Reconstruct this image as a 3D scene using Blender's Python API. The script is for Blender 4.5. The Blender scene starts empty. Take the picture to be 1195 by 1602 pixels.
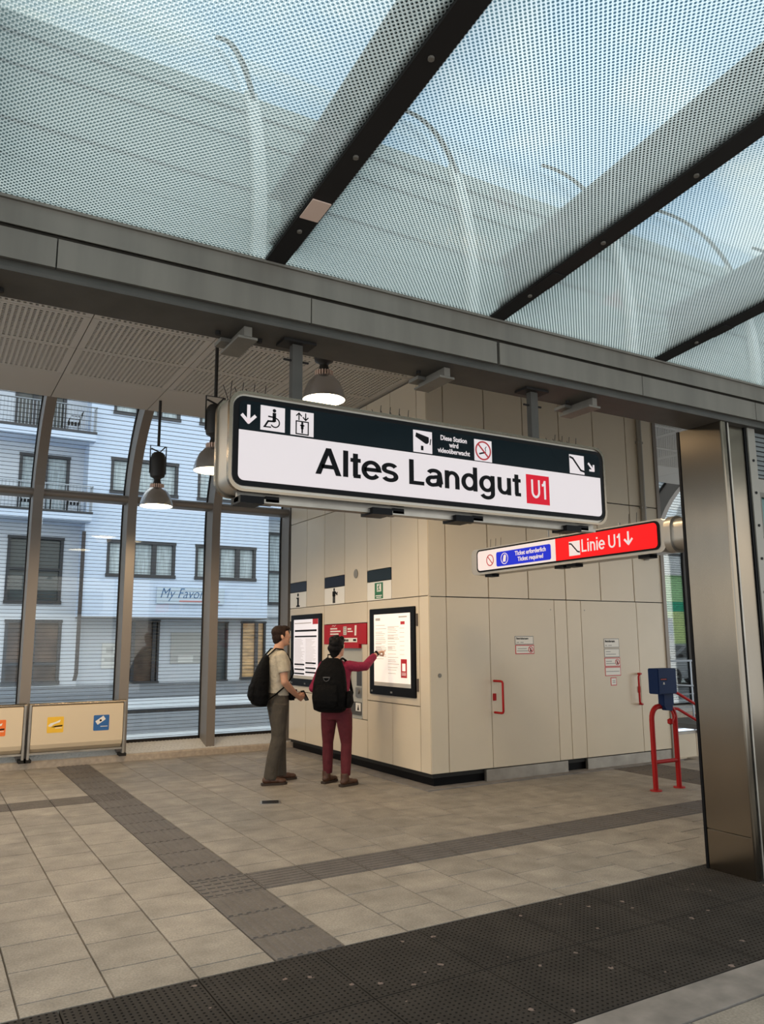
import bpy, bmesh, math, random
from mathutils import Vector, Matrix
random.seed(7)
PI = math.pi
SC = bpy.context.scene
COL = SC.collection

# ------------------------------------------------------------------ camera
H = 1.55
YAW, PITCH, ROLL, FPX = math.radians(59.6098), math.radians(9.4216), math.radians(-0.3796), 1222.0
fw = Vector((math.cos(PITCH)*math.cos(YAW), math.cos(PITCH)*math.sin(YAW), math.sin(PITCH)))
rt = fw.cross(Vector((0, 0, 1))).normalized(); up = rt.cross(fw)
r2 = math.cos(ROLL)*rt + math.sin(ROLL)*up; u2 = -math.sin(ROLL)*rt + math.cos(ROLL)*up
cam = bpy.data.objects.new('camera', bpy.data.cameras.new('camera')); COL.objects.link(cam)
cam.matrix_world = Matrix(((r2.x, u2.x, -fw.x, 0), (r2.y, u2.y, -fw.y, 0), (r2.z, u2.z, -fw.z, H), (0, 0, 0, 1)))
cam.data.sensor_fit = 'HORIZONTAL'; cam.data.sensor_width = 36.0; cam.data.lens = 36.0*FPX/1195.0
cam.data.clip_start = 0.05; cam.data.clip_end = 500
SC.camera = cam

# ------------------------------------------------------------------ sky, exposure
SC.view_settings.view_transform = 'Standard'; SC.view_settings.look = 'None'
SC.view_settings.gamma = 1.0; SC.view_settings.use_curve_mapping = False
SC.view_settings.exposure = 0.48
w = bpy.data.worlds.new('sky'); SC.world = w; w.use_nodes = True
nt = w.node_tree; nt.nodes.clear()
def N(t, typ, **kw):
    n = t.nodes.new(typ)
    for k, v in kw.items(): setattr(n, k, v)
    return n
o_ = N(nt, 'ShaderNodeOutputWorld'); bg = N(nt, 'ShaderNodeBackground'); tc = N(nt, 'ShaderNodeTexCoord')
mp = N(nt, 'ShaderNodeMapping'); mp.inputs['Scale'].default_value = (1.0, 1.0, 2.2)
no = N(nt, 'ShaderNodeTexNoise'); no.inputs['Scale'].default_value = 2.3; no.inputs['Detail'].default_value = 6; no.inputs['Roughness'].default_value = .55
cr = N(nt, 'ShaderNodeValToRGB'); cr.color_ramp.elements[0].position = .40; cr.color_ramp.elements[1].position = .56
cr.color_ramp.elements[0].color = (.46, .63, .82, 1); cr.color_ramp.elements[1].color = (1.0, .965, .87, 1)
nt.links.new(tc.outputs['Generated'], mp.inputs['Vector']); nt.links.new(mp.outputs[0], no.inputs['Vector'])
nt.links.new(no.outputs['Fac'], cr.inputs['Fac']); nt.links.new(cr.outputs[0], bg.inputs['Color'])
bg.inputs['Strength'].default_value = 1.45
nt.links.new(bg.outputs[0], o_.inputs[0])

# ------------------------------------------------------------------ materials
MATS = {}
def mat(name, col, rough=.6, metal=0.0, noise=0.0, nscale=8.0, bump=0.0, emit=0.0, stretch=None, spec=.5, aniso=0, alpha=None):
    m = bpy.data.materials.new(name); m.use_nodes = True; MATS[name] = m
    t = m.node_tree; b = t.nodes['Principled BSDF']
    b.inputs['Base Color'].default_value = (*col, 1); b.inputs['Roughness'].default_value = rough
    b.inputs['Metallic'].default_value = metal; b.inputs['Specular IOR Level'].default_value = spec
    if aniso: b.inputs['Anisotropic'].default_value = aniso
    if emit:
        b.inputs['Emission Color'].default_value = (*col, 1); b.inputs['Emission Strength'].default_value = emit
    if noise or bump:
        tc = N(t, 'ShaderNodeTexCoord'); mp = N(t, 'ShaderNodeMapping'); mp.inputs['Scale'].default_value = stretch or (1, 1, 1)
        no = N(t, 'ShaderNodeTexNoise'); no.inputs['Scale'].default_value = nscale; no.inputs['Detail'].default_value = 5
        geo = N(t, 'ShaderNodeNewGeometry')
        t.links.new(geo.outputs['Position'], mp.inputs[0]); t.links.new(mp.outputs[0], no.inputs['Vector'])
        if noise:
            r = N(t, 'ShaderNodeValToRGB'); r.color_ramp.elements[0].position = .3; r.color_ramp.elements[1].position = .7
            r.color_ramp.elements[0].color = (*[max(0, c*(1-noise)) for c in col], 1)
            r.color_ramp.elements[1].color = (*[min(1, c*(1+noise)) for c in col], 1)
            t.links.new(no.outputs['Fac'], r.inputs[0]); t.links.new(r.outputs[0], b.inputs['Base Color'])
        if bump:
            bp = N(t, 'ShaderNodeBump'); bp.inputs['Strength'].default_value = bump; bp.inputs['Distance'].default_value = .05 if name in ('tee', 'trousers', 'maroon', 'magenta', 'pack') else .01
            t.links.new(no.outputs['Fac'], bp.inputs['Height']); t.links.new(bp.outputs[0], b.inputs['Normal'])
    return m
def brushed(m):
    t = m.node_tree; tn = N(t, 'ShaderNodeTangent'); tn.direction_type = 'RADIAL'; tn.axis = 'Z'
    t.links.new(tn.outputs[0], t.nodes['Principled BSDF'].inputs['Tangent'])
def pervar(m, amt=.08):
    """every object of a kind gets its own slightly different tone"""
    t = m.node_tree; b = t.nodes['Principled BSDF']
    oi = N(t, 'ShaderNodeObjectInfo'); hs = N(t, 'ShaderNodeHueSaturation'); mr = N(t, 'ShaderNodeMapRange')
    mr.inputs['To Min'].default_value = 1-amt; mr.inputs['To Max'].default_value = 1+amt
    t.links.new(oi.outputs['Random'], mr.inputs['Value']); t.links.new(mr.outputs[0], hs.inputs['Value'])
    src = b.inputs['Base Color'].links[0].from_socket if b.inputs['Base Color'].links else None
    if src: t.links.new(src, hs.inputs['Color'])
    else: hs.inputs['Color'].default_value = b.inputs['Base Color'].default_value
    t.links.new(hs.outputs[0], b.inputs['Base Color'])
mat('granite', (.265, .235, .20), .62, noise=.10, nscale=3.0, bump=.15); pervar(MATS['granite'], .10)
# fine grain on top of the granite
def grain(m, scale, amt):
    t = m.node_tree; b = t.nodes['Principled BSDF']; src = b.inputs['Base Color'].links[0].from_socket
    geo = N(t, 'ShaderNodeNewGeometry'); no = N(t, 'ShaderNodeTexNoise'); no.inputs['Scale'].default_value = scale; no.inputs['Detail'].default_value = 3
    mx = N(t, 'ShaderNodeMix', data_type='RGBA', blend_type='OVERLAY'); mx.inputs['Factor'].default_value = amt
    t.links.new(geo.outputs['Position'], no.inputs['Vector']); t.links.new(src, mx.inputs[6]); t.links.new(no.outputs['Fac'], mx.inputs[7])
    t.links.new(mx.outputs[2], b.inputs['Base Color'])
grain(MATS['granite'], 90, .55); grain(MATS['granite'], 5, .5)
mat('joint', (.12, .105, .09), .9)
mat('guide', (.115, .10, .09), .7, noise=.12, nscale=6); grain(MATS['guide'], 60, .4)
mat('concrete', (.20, .18, .165), .8, noise=.25, nscale=7, bump=.2)
mat('rubber', (.028, .0235, .020), .85, spec=.25, noise=.3, nscale=4, bump=.15)
mat('hole', (.003, .003, .003), 1.0)
mat('cream', (.64, .55, .425), .28, noise=.03, nscale=1.5); pervar(MATS['cream'], .03)
mat('cream_flat', (.68, .56, .40), .45)
mat('black', (.004, .004, .005), .45, spec=.12)
mat('seam', (.012, .011, .010), .7)
mat('band', (.005, .012, .016), .3, spec=.2)
mat('navyband', (.006, .008, .022), .3, spec=.2)
mat('white_print', (.80, .77, .72), .5)
mat('steel', (.24, .20, .155), .24, 1.0, noise=.10, nscale=3, stretch=(1, 1, .25), aniso=.9); brushed(MATS['steel'])
mat('steel_dull', (.36, .33, .29), .45, .9, noise=.2, nscale=5)
mat('chrome', (.6, .6, .6), .15, 1.0)
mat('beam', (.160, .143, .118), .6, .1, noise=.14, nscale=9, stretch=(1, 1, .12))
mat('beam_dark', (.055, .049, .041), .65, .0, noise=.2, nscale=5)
mat('galv', (.15, .165, .165), .5, .2, noise=.15, nscale=9)
mat('clad', (.29, .335, .31), .55, .1, noise=.10, nscale=2.5, stretch=(.3, 1, 1))
mat('rib_pale', (.80, .80, .76), .5)
mat('dark_metal', (.016, .014, .013), .6, .0, spec=.2)
mat('post', (.22, .19, .165), .45, .35)
mat('ceil', (.52, .48, .43), .55)
mat('plenum', (.02, .02, .02), 1.0)
mat('lamp_shell', (.55, .55, .57), .25, 1.0)
mat('lamp_gear', (.03, .027, .025), .5, .3)
mat('lamp_ring', (.75, .55, .45), .4)
mat('lit_lamp', (1.0, .84, .55), .5, emit=9.0)
mat('housing', (.42, .38, .33), .35, .7)
mat('pipe', (.26, .235, .20), .4, .2)
mat('sign_white', (.56, .50, .505), .5, emit=.50, spec=.1)
mat('sign_black', (.003, .003, .004), .4, spec=.12)
mat('sign_dark', (.002, .007, .010), .15, spec=.16)
mat('sign_red', (.55, .010, .025), .5, emit=.35, spec=.1)
mat('sign_red2', (.80, .008, .010), .5, emit=.55, spec=.1)
mat('sign_blue', (.010, .02, .40), .5, emit=.6, spec=.1)
mat('print_black', (.006, .006, .007), .6, spec=.1)
mat('hinge', (.10, .08, .07), .5)
mat('print_grey', (.30, .29, .28), .6)
mat('print_pale', (.55, .53, .50), .6)
mat('print_red', (.55, .02, .03), .5)
mat('poster', (.78, .71, .64), .6, emit=.48, spec=.1)
mat('poster_cool', (.70, .67, .71), .6, emit=.42, spec=.1)
mat('poster_ink', (.42, .37, .34), .6, emit=.18)
mat('machine_red', (.40, .010, .018), .4, spec=.2)
mat('machine_grey', (.42, .42, .39), .5)
mat('exit_green', (.02, .16, .07), .5)
mat('red_paint', (.36, .010, .010), .45, spec=.2)
mat('blue_paint', (.006, .022, .085), .5, spec=.15)
mat('orange', (.85, .17, .02), .5); mat('yellow', (.85, .50, .03), .5); mat('blue', (.02, .12, .36), .5)
mat('plate', (.60, .58, .55), .5, .1, noise=.1, nscale=30)
mat('curb', (.42, .35, .28), .5, .2, noise=.15, nscale=20)
mat('facade', (.64, .73, .88), .85)
mat('facade_warm', (.68, .70, .74), .85)
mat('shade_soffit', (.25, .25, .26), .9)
mat('win_frame', (.045, .045, .05), .5)
mat('win_dark', (.06, .075, .08), .12)
mat('curtain', (.50, .56, .58), .8, noise=.25, nscale=4, stretch=(6, 1, .5))
mat('shop_inside', (.10, .06, .04), .3, noise=.6, nscale=1.5)
mat('shop_lit', (.42, .26, .12), .4, noise=.6, nscale=3, stretch=(.6, 1, 3), emit=.25)
mat('rail', (.35, .38, .42), .4, .5)
mat('asphalt', (.16, .17, .185), .9, noise=.15, nscale=2); mat('light_paving', (.48, .50, .52), .9, noise=.1, nscale=2)
mat('downpipe', (.05, .04, .04), .5)
mat('shop_sign', (.55, .64, .74), .5); mat('sign_text_blue', (.02, .10, .25), .5); mat('pink', (.7, .3, .3), .5)
mat('lime', (.62, .78, .30), .8); mat('lime_pale', (.42, .75, .35), .8); mat('bright_green', (.0, .42, .22), .7); mat('white_wall', (.75, .77, .78), .8)
mat('car_paint', (.34, .36, .38), .25, .6); mat('tyre', (.015, .015, .015), .8)
mat('screen_green', (.02, .10, .09), .15)
mat('skin', (.50, .26, .165), .55, noise=.05, nscale=30); mat('skin_pale', (.60, .34, .23), .55)
mat('hair_brown', (.020, .010, .007), .7, spec=.2, noise=.5, nscale=60, bump=.6); mat('hair_black', (.004, .0035, .004), .6, spec=.15, noise=.5, nscale=60, bump=.6)
mat('tee', (.42, .37, .29), .9, noise=.08, nscale=14, bump=.5); mat('trousers', (.055, .045, .034), .9, noise=.15, nscale=12, bump=.5)
mat('maroon', (.090, .006, .012), .85, noise=.12, nscale=14, bump=.4); mat('magenta', (.25, .008, .045), .85, noise=.15, nscale=16, bump=.5)
mat('leather', (.07, .028, .014), .5, noise=.2, nscale=30); mat('sole', (.03, .018, .012), .8)
mat('pack', (.003, .003, .0035), .8, spec=.1, noise=.3, nscale=25, bump=.4); mat('pack_logo', (.05, .05, .055), .6)
mat('eye', (.6, .6, .6), .2)

def glassmat(name, stripes=False, tint=(.93, .96, .97)):
    m = bpy.data.materials.new(name); m.use_nodes = True; MATS[name] = m; t = m.node_tree; t.nodes.clear()
    out = N(t, 'ShaderNodeOutputMaterial'); tr = N(t, 'ShaderNodeBsdfTransparent'); gl = N(t, 'ShaderNodeBsdfGlossy'); mx = N(t, 'ShaderNodeMixShader')
    fr = N(t, 'ShaderNodeFresnel'); fr.inputs['IOR'].default_value = 1.5
    tr.inputs[0].default_value = (*tint, 1); gl.inputs['Roughness'].default_value = .0
    fm = N(t, 'ShaderNodeMath', operation='MULTIPLY'); fm.inputs[1].default_value = .8 if stripes else .4
    t.links.new(fr.outputs[0], fm.inputs[0]); t.links.new(fm.outputs[0], mx.inputs[0]); t.links.new(tr.outputs[0], mx.inputs[1]); t.links.new(gl.outputs[0], mx.inputs[2])
    last = mx
    if stripes:     # thin printed lines across the glass, 5 cm apart
        geo = N(t, 'ShaderNodeNewGeometry'); sp = N(t, 'ShaderNodeSeparateXYZ'); t.links.new(geo.outputs['Position'], sp.inputs[0])
        a = N(t, 'ShaderNodeMath', operation='MULTIPLY'); a.inputs[1].default_value = 1/.05
        b = N(t, 'ShaderNodeMath', operation='FRACT'); c = N(t, 'ShaderNodeMath', operation='LESS_THAN'); c.inputs[1].default_value = .13
        t.links.new(sp.outputs[2], a.inputs[0]); t.links.new(a.outputs[0], b.inputs[0]); t.links.new(b.outputs[0], c.inputs[0])
        df = N(t, 'ShaderNodeBsdfDiffuse'); df.inputs[0].default_value = (.10, .11, .12, 1); m2 = N(t, 'ShaderNodeMixShader')
        d2 = N(t, 'ShaderNodeMath', operation='MULTIPLY'); d2.inputs[1].default_value = .65
        t.links.new(c.outputs[0], d2.inputs[0]); t.links.new(d2.outputs[0], m2.inputs[0]); t.links.new(mx.outputs[0], m2.inputs[1]); t.links.new(df.outputs[0], m2.inputs[2]); last = m2
    t.links.new(last.outputs[0], out.inputs[0]); return m
glassmat('glass', True); glassmat('glass_clear')
def fritmat():
    """glass printed with a white net that leaves small clear round dots, 2 cm apart"""
    m = bpy.data.materials.new('frit'); m.use_nodes = True; MATS['frit'] = m; t = m.node_tree; t.nodes.clear()
    out = N(t, 'ShaderNodeOutputMaterial'); geo = N(t, 'ShaderNodeNewGeometry')
    def dist(off):
        a = N(t, 'ShaderNodeVectorMath', operation='MULTIPLY'); a.inputs[1].default_value = (1/.0215, 1/.0215, 0)
        b = N(t, 'ShaderNodeVectorMath', operation='ADD'); b.inputs[1].default_value = (off, off, 0)
        c = N(t, 'ShaderNodeVectorMath', operation='FRACTION'); d = N(t, 'ShaderNodeVectorMath', operation='SUBTRACT'); d.inputs[1].default_value = (.5, .5, 0)
        e = N(t, 'ShaderNodeVectorMath', operation='LENGTH')
        t.links.new(geo.outputs['Position'], a.inputs[0]); t.links.new(a.outputs[0], b.inputs[0]); t.links.new(b.outputs[0], c.inputs[0])
        t.links.new(c.outputs[0], d.inputs[0]); t.links.new(d.outputs[0], e.inputs[0]); return e.outputs['Value']
    mn = N(t, 'ShaderNodeMath', operation='MINIMUM'); t.links.new(dist(0), mn.inputs[0]); t.links.new(dist(.5), mn.inputs[1])
    lt = N(t, 'ShaderNodeMath', operation='LESS_THAN'); lt.inputs[1].default_value = .235; t.links.new(mn.outputs[0], lt.inputs[0])
    tr = N(t, 'ShaderNodeBsdfTransparent'); tr.inputs[0].default_value = (.27, .35, .37, 1)      # tinted glass seen through the dots
    tr2 = N(t, 'ShaderNodeBsdfTransparent'); tr2.inputs[0].default_value = (.97, .98, .97, 1)
    tl = N(t, 'ShaderNodeBsdfTranslucent'); tl.inputs[0].default_value = (.80, .84, .82, 1)
    net = N(t, 'ShaderNodeMixShader'); net.inputs[0].default_value = .42; t.links.new(tr2.outputs[0], net.inputs[1]); t.links.new(tl.outputs[0], net.inputs[2])
    mx = N(t, 'ShaderNodeMixShader'); t.links.new(lt.outputs[0], mx.inputs[0]); t.links.new(net.outputs[0], mx.inputs[1]); t.links.new(tr.outputs[0], mx.inputs[2])
    gl = N(t, 'ShaderNodeBsdfGlossy'); gl.inputs['Roughness'].default_value = .05; m3 = N(t, 'ShaderNodeMixShader'); m3.inputs[0].default_value = .03
    t.links.new(mx.outputs[0], m3.inputs[1]); t.links.new(gl.outputs[0], m3.inputs[2]); t.links.new(m3.outputs[0], out.inputs[0])
fritmat()
# worn, spotted look for the rubber tiles: pale trodden-in flecks
t = MATS['rubber'].node_tree; b = t.nodes['Principled BSDF']; src = b.inputs['Base Color'].links[0].from_socket
geo = N(t, 'ShaderNodeNewGeometry'); vo = N(t, 'ShaderNodeTexVoronoi'); vo.inputs['Scale'].default_value = 9.0
dn = N(t, 'ShaderNodeTexNoise'); dn.inputs['Scale'].default_value = 40; dv = N(t, 'ShaderNodeVectorMath', operation='MULTIPLY_ADD'); dv.inputs[1].default_value = (.03, .03, .03)
lt = N(t, 'ShaderNodeMath', operation='LESS_THAN'); lt.inputs[1].default_value = .125
sel = N(t, 'ShaderNodeSeparateColor'); lt2 = N(t, 'ShaderNodeMath', operation='GREATER_THAN'); lt2.inputs[1].default_value = .45
mu = N(t, 'ShaderNodeMath', operation='MULTIPLY'); mx = N(t, 'ShaderNodeMix', data_type='RGBA')
mx.inputs[7].default_value = (.20, .15, .13, 1)
t.links.new(geo.outputs['Position'], dn.inputs['Vector']); t.links.new(dn.outputs['Color'], dv.inputs[0]); t.links.new(geo.outputs['Position'], dv.inputs[2])
t.links.new(dv.outputs[0], vo.inputs['Vector']); t.links.new(vo.outputs['Distance'], lt.inputs[0]); t.links.new(vo.outputs['Color'], sel.inputs[0]); t.links.new(sel.outputs[0], lt2.inputs[0])
t.links.new(lt.outputs[0], mu.inputs[0]); t.links.new(lt2.outputs[0], mu.inputs[1]); t.links.new(mu.outputs[0], mx.inputs[0]); t.links.new(src, mx.inputs[6]); t.links.new(mx.outputs[2], b.inputs['Base Color'])

# ------------------------------------------------------------------ helpers
I4 = Matrix.Identity(4)
def frame(o, u, v):
    u = Vector(u).normalized(); v = Vector(v).normalized(); n = u.cross(v); o = Vector(o)
    return Matrix(((u.x, v.x, n.x, o.x), (u.y, v.y, n.y, o.y), (u.z, v.z, n.z, o.z), (0, 0, 0, 1)))
class MB:
    """collects shapes; coordinates run through the frame M (u, v, w)"""
    def __init__(s, M=I4): s.v = []; s.f = []; s.M = M
    def add(s, vs, fs):
        k = len(s.v); s.v += [s.M @ Vector(p) for p in vs]; s.f += [tuple(i+k for i in f) for f in fs]; return s
    def box(s, x0, x1, y0, y1, z0, z1):
        x0, x1 = min(x0, x1), max(x0, x1); y0, y1 = min(y0, y1), max(y0, y1); z0, z1 = min(z0, z1), max(z0, z1)
        return s.add([(x0,y0,z0),(x1,y0,z0),(x1,y1,z0),(x0,y1,z0),(x0,y0,z1),(x1,y0,z1),(x1,y1,z1),(x0,y1,z1)],
                     [(3,2,1,0),(4,5,6,7),(0,1,5,4),(1,2,6,5),(2,3,7,6),(3,0,4,7)])
    def prism(s, pts, w0, w1, axis='w'):
        """pts: outline in (u,v) extruded along w; axis 'x': outline in (y,z) extruded along x; 'y': outline (x,z) along y"""
        n = len(pts)
        def P(a, b, c): return (a, b, c) if axis == 'w' else ((c, a, b) if axis == 'x' else (a, c, b))
        vs = [P(a, b, w0) for a, b in pts] + [P(a, b, w1) for a, b in pts]
        return s.add(vs, [tuple(range(n))[::-1], tuple(range(n, 2*n))] + [(i, (i+1) % n, n+(i+1) % n, n+i) for i in range(n)])
    def strip(s, A, B, w0, w1, axis='x'):
        """band between two open outlines, thick along w"""
        n = len(A)
        def P(p, c): return (c, p[0], p[1]) if axis == 'x' else ((p[0], p[1], c) if axis == 'w' else (p[0], c, p[1]))
        vs = [P(p, w0) for p in A] + [P(p, w0) for p in B] + [P(p, w1) for p in A] + [P(p, w1) for p in B]; fs = []
        for i in range(n-1):
            fs += [(i, i+1, n+i+1, n+i), (2*n+i, 3*n+i, 3*n+i+1, 2*n+i+1), (i, 2*n+i, 2*n+i+1, i+1), (n+i, n+i+1, 3*n+i+1, 3*n+i)]
        fs += [(0, n, 3*n, 2*n), (n-1, 3*n-1, 4*n-1, 2*n-1)]
        return s.add(vs, fs)
    def tube(s, pts, r, n=10, caps=True, sq=1.0):
        pts = [Vector(p) for p in pts]; rs = r if isinstance(r, (list, tuple)) else [r]*len(pts)
        d0 = (pts[1]-pts[0]).normalized(); ref = Vector((0, 0, 1)) if abs(d0.z) < .9 else Vector((1, 0, 0)); a = d0.cross(ref).normalized()
        vs = []; 
        for i, p in enumerate(pts):
            d = ((pts[min(i+1, len(pts)-1)]-pts[max(i-1, 0)])).normalized()
            a = (a - d*a.dot(d)).normalized(); b = d.cross(a)
            for k in range(n):
                th = 2*PI*k/n; vs.append(tuple(p + rs[i]*(math.cos(th)*a + sq*math.sin(th)*b)))
        fs = [(i*n+k, i*n+(k+1) % n, (i+1)*n+(k+1) % n, (i+1)*n+k) for i in range(len(pts)-1) for k in range(n)]
        if caps: fs += [tuple(range(n))[::-1], tuple(range((len(pts)-1)*n, len(pts)*n))]
        return s.add(vs, fs)
    def lathe(s, prof, c=(0, 0, 0), n=24):
        vs = [(c[0]+r*math.cos(2*PI*k/n), c[1]+r*math.sin(2*PI*k/n), c[2]+z) for r, z in prof for k in range(n)]
        m = len(prof); fs = [(i*n+k, i*n+(k+1) % n, (i+1)*n+(k+1) % n, (i+1)*n+k) for i in range(m-1) for k in range(n)]
        return s.add(vs, fs)
    def disc(s, u, v, r, w0, w1, n=24, rv=None):
        return s.prism([(u+r*math.cos(2*PI*k/n), v+(rv or r)*math.sin(2*PI*k/n)) for k in range(n)], w0, w1)
    def ring(s, u, v, r0, r1, w0, w1, n=32, a0=0, a1=2*PI, sv=1.0):
        A = [(u+r0*math.cos(a0+(a1-a0)*k/n), v+sv*r0*math.sin(a0+(a1-a0)*k/n)) for k in range(n+1)]
        B = [(u+r1*math.cos(a0+(a1-a0)*k/n), v+sv*r1*math.sin(a0+(a1-a0)*k/n)) for k in range(n+1)]
        return s.strip(A, B, w0, w1, 'w')
    def stroke(s, pts, t, w0, w1):
        for (a, b), (c, d) in zip(pts[:-1], pts[1:]):
            L = math.hypot(c-a, d-b) or 1; ex, ey = (c-a)/L*t/2*.6, (d-b)/L*t/2*.6; nx, ny = -(d-b)/L*t/2, (c-a)/L*t/2
            s.prism([(a-ex+nx, b-ey+ny), (a-ex-nx, b-ey-ny), (c+ex-nx, d+ey-ny), (c+ex+nx, d+ey+ny)], w0, w1)
        return s
def rrect(u0, u1, v0, v1, r, n=6):
    pts = []
    for cu, cv, a in ((u1-r, v1-r, 0), (u0+r, v1-r, PI/2), (u0+r, v0+r, PI), (u1-r, v0+r, 1.5*PI)):
        for k in range(n+1): th = a + PI/2*k/n; pts.append((cu+r*math.cos(th), cv+r*math.sin(th)))
    return pts
BASE = {}
def base_of(p):
    while p is not None:
        if p.name in BASE: return Vector(BASE[p.name])
        p = p.parent
    return Vector((0, 0, 0))
def link(name, mesh, material, parent=None, base=None):
    o = bpy.data.objects.new(name, mesh); COL.objects.link(o)
    if material is not None and not mesh.materials: mesh.materials.append(MATS[material])
    if parent: o.parent = parent
    elif base is not None: o.location = base; BASE[o.name] = base
    return o
def mk(name, mb, material, parent=None, base=None, smooth=False, bevel=0):
    b = base_of(parent) if parent else (Vector(base) if base is not None else Vector((0, 0, 0)))
    me = bpy.data.meshes.new(name); me.from_pydata([tuple(v-b) for v in mb.v], [], mb.f); me.update()
    bm = bmesh.new(); bm.from_mesh(me); bmesh.ops.recalc_face_normals(bm, faces=bm.faces)
    if bevel: bmesh.ops.bevel(bm, geom=[e for e in bm.edges if e.calc_face_angle(0) > .6], offset=bevel, segments=2, affect='EDGES')
    bm.to_mesh(me); bm.free()
    if smooth:
        for p in me.polygons: p.use_smooth = True
        me.set_sharp_from_angle(angle=math.radians(40))
    return link(name, me, material, parent, b if parent is None else None)
def tag(o, label=None, cat=None, group=None, kind=None):
    if label: o['label'] = label
    if cat: o['category'] = cat
    if group: o['group'] = group
    if kind: o['kind'] = kind
    return o
def thing(name, label, cat, base, group=None):
    o = bpy.data.objects.new(name, None); COL.objects.link(o); o.location = base; o.empty_display_size = .1; BASE[o.name] = base
    return tag(o, label, cat, group)
def text(name, body, size, M, u, v, material, parent, w=.001, align='LEFT', bold=0.0, shear=0.0, sx=1.0, ext=.001, space=1.0):
    cu = bpy.data.curves.new('lettering', 'FONT'); cu.body = body; cu.size = size; cu.align_x = align; cu.offset = bold; cu.shear = shear; cu.extrude = ext; cu.space_character = space
    cu.resolution_u = 3
    ob = bpy.data.objects.new('tmp', cu); COL.objects.link(ob)
    dg = bpy.context.evaluated_depsgraph_get(); me = bpy.data.meshes.new_from_object(ob.evaluated_get(dg))
    bpy.data.objects.remove(ob); bpy.data.curves.remove(cu)
    b = base_of(parent); me.transform(Matrix.Translation(-b) @ M @ Matrix.Translation((u, v, w+ext)) @ Matrix.Diagonal((sx, 1, 1, 1)))
    me.name = name; me.materials.clear(); return link(name, me, material, parent)
def inst(name, src, parent, loc):
    o = src.copy(); COL.objects.link(o); o.parent = parent; o.location = loc; return o
def copy_tree(o, parent=None):
    c = o.copy(); COL.objects.link(c); c.parent = parent
    for ch in list(o.children): copy_tree(ch, c)
    return c

# ================================================================== FLOOR
fl = MB(); fl.box(-6, 8.7, -4, 11.05, -.10, -.013); fl.box(8.7, 15, -4, 7.3, -.10, -.013); fl.box(12.6, 15, 7.3, 11.05, -.10, -.013)
floor = tag(mk('floor', fl, 'joint', base=(0, 0, 0)), kind='structure')
FR = bpy.data.objects['camera'].matrix_world.inverted()
def px(p):
    q = FR @ Vector(p)
    if q.z > -.05: return None
    return 597.5 + FPX*q.x/-q.z, 801 - FPX*q.y/-q.z
def inview(p, m=40):
    a = px(p); return a is not None and -m < a[0] < 1195+m and -m < a[1] < 1602+m
CACHE = {}
def shared(key, build, material):
    if key not in CACHE:
        mb = build(); me = bpy.data.meshes.new(key[0]); me.from_pydata([tuple(v) for v in mb.v], [], mb.f); me.update()
        me.materials.append(MATS[material]); CACHE[key] = me
    return CACHE[key]
def tilebox(a, b, h=.012):
    mb = MB(); e = .003
    mb.add([(0,0,-h),(a,0,-h),(a,b,-h),(0,b,-h),(e,e,0),(a-e,e,0),(a-e,b-e,0),(e,b-e,0)], [(4,5,6,7),(0,1,5,4),(1,2,6,5),(2,3,7,6),(3,0,4,7)]); return mb
Mx = .385; G = .004
def place_part(name, me, parent, loc):
    o = bpy.data.objects.new(name, me); COL.objects.link(o); o.parent = parent; o.location = loc; return o
tiles = []
def column(i):
    x = 1.64 + Mx*i; st = Mx/2 if i % 2 else 0.0
    breaks = [(3.86, 11.04)]
    if i < 0: breaks = [(3.86, 8.425), (8.81, 11.04)]
    elif i == 0: return
    else: breaks = [(3.86, 4.96), (5.345, 11.04)]
    if x > 4.4:
        ymax = 7.12 if x < 8.7 else 7.28
        breaks = [(3.86, 4.96), (5.345, ymax)]
    if 7.3 < x < 8.1: breaks = [(3.86, 4.96)]
    for a, b in breaks:
        k = math.floor((a-4.96-st)/Mx); y = 4.96+st+Mx*k
        while y < b-1e-6:
            y0, y1 = max(y, a), min(y+Mx, b)
            if y1-y0 > .02: tiles.append((x, y0, Mx, y1-y0))
            y += Mx
for i in range(-18, 20): column(i)
tiles = [t for t in tiles if not (t[0]+t[2] > 4.76 and t[1]+t[3] > 7.2 and t[0] < 8.6)]
tiles.sort(key=lambda t: (not inview((t[0]+.19, t[1]+.1, 0)), math.hypot(t[0], t[1])))
rest = MB()
for n, (x, y, a, b) in enumerate(tiles):
    if n < 295 and inview((x+.19, y+.1, 0)):
        me = shared(('paving_tile', round(a, 3), round(b, 3)), lambda: tilebox(a-G, b-G), 'granite')
        place_part('paving_tile', me, floor, (x+G/2, y+G/2, random.uniform(-.0008, .0008)))
    else:
        rest.M = Matrix.Translation((x+G/2, y+G/2, 0)); rest.add([tuple(v) for v in tilebox(a-G, b-G).v], [(4,5,6,7),(0,1,5,4),(1,2,6,5),(2,3,7,6),(3,0,4,7)])
rest.M = I4
tag(mk('paving_field', rest, 'granite', floor), kind='stuff')
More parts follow.
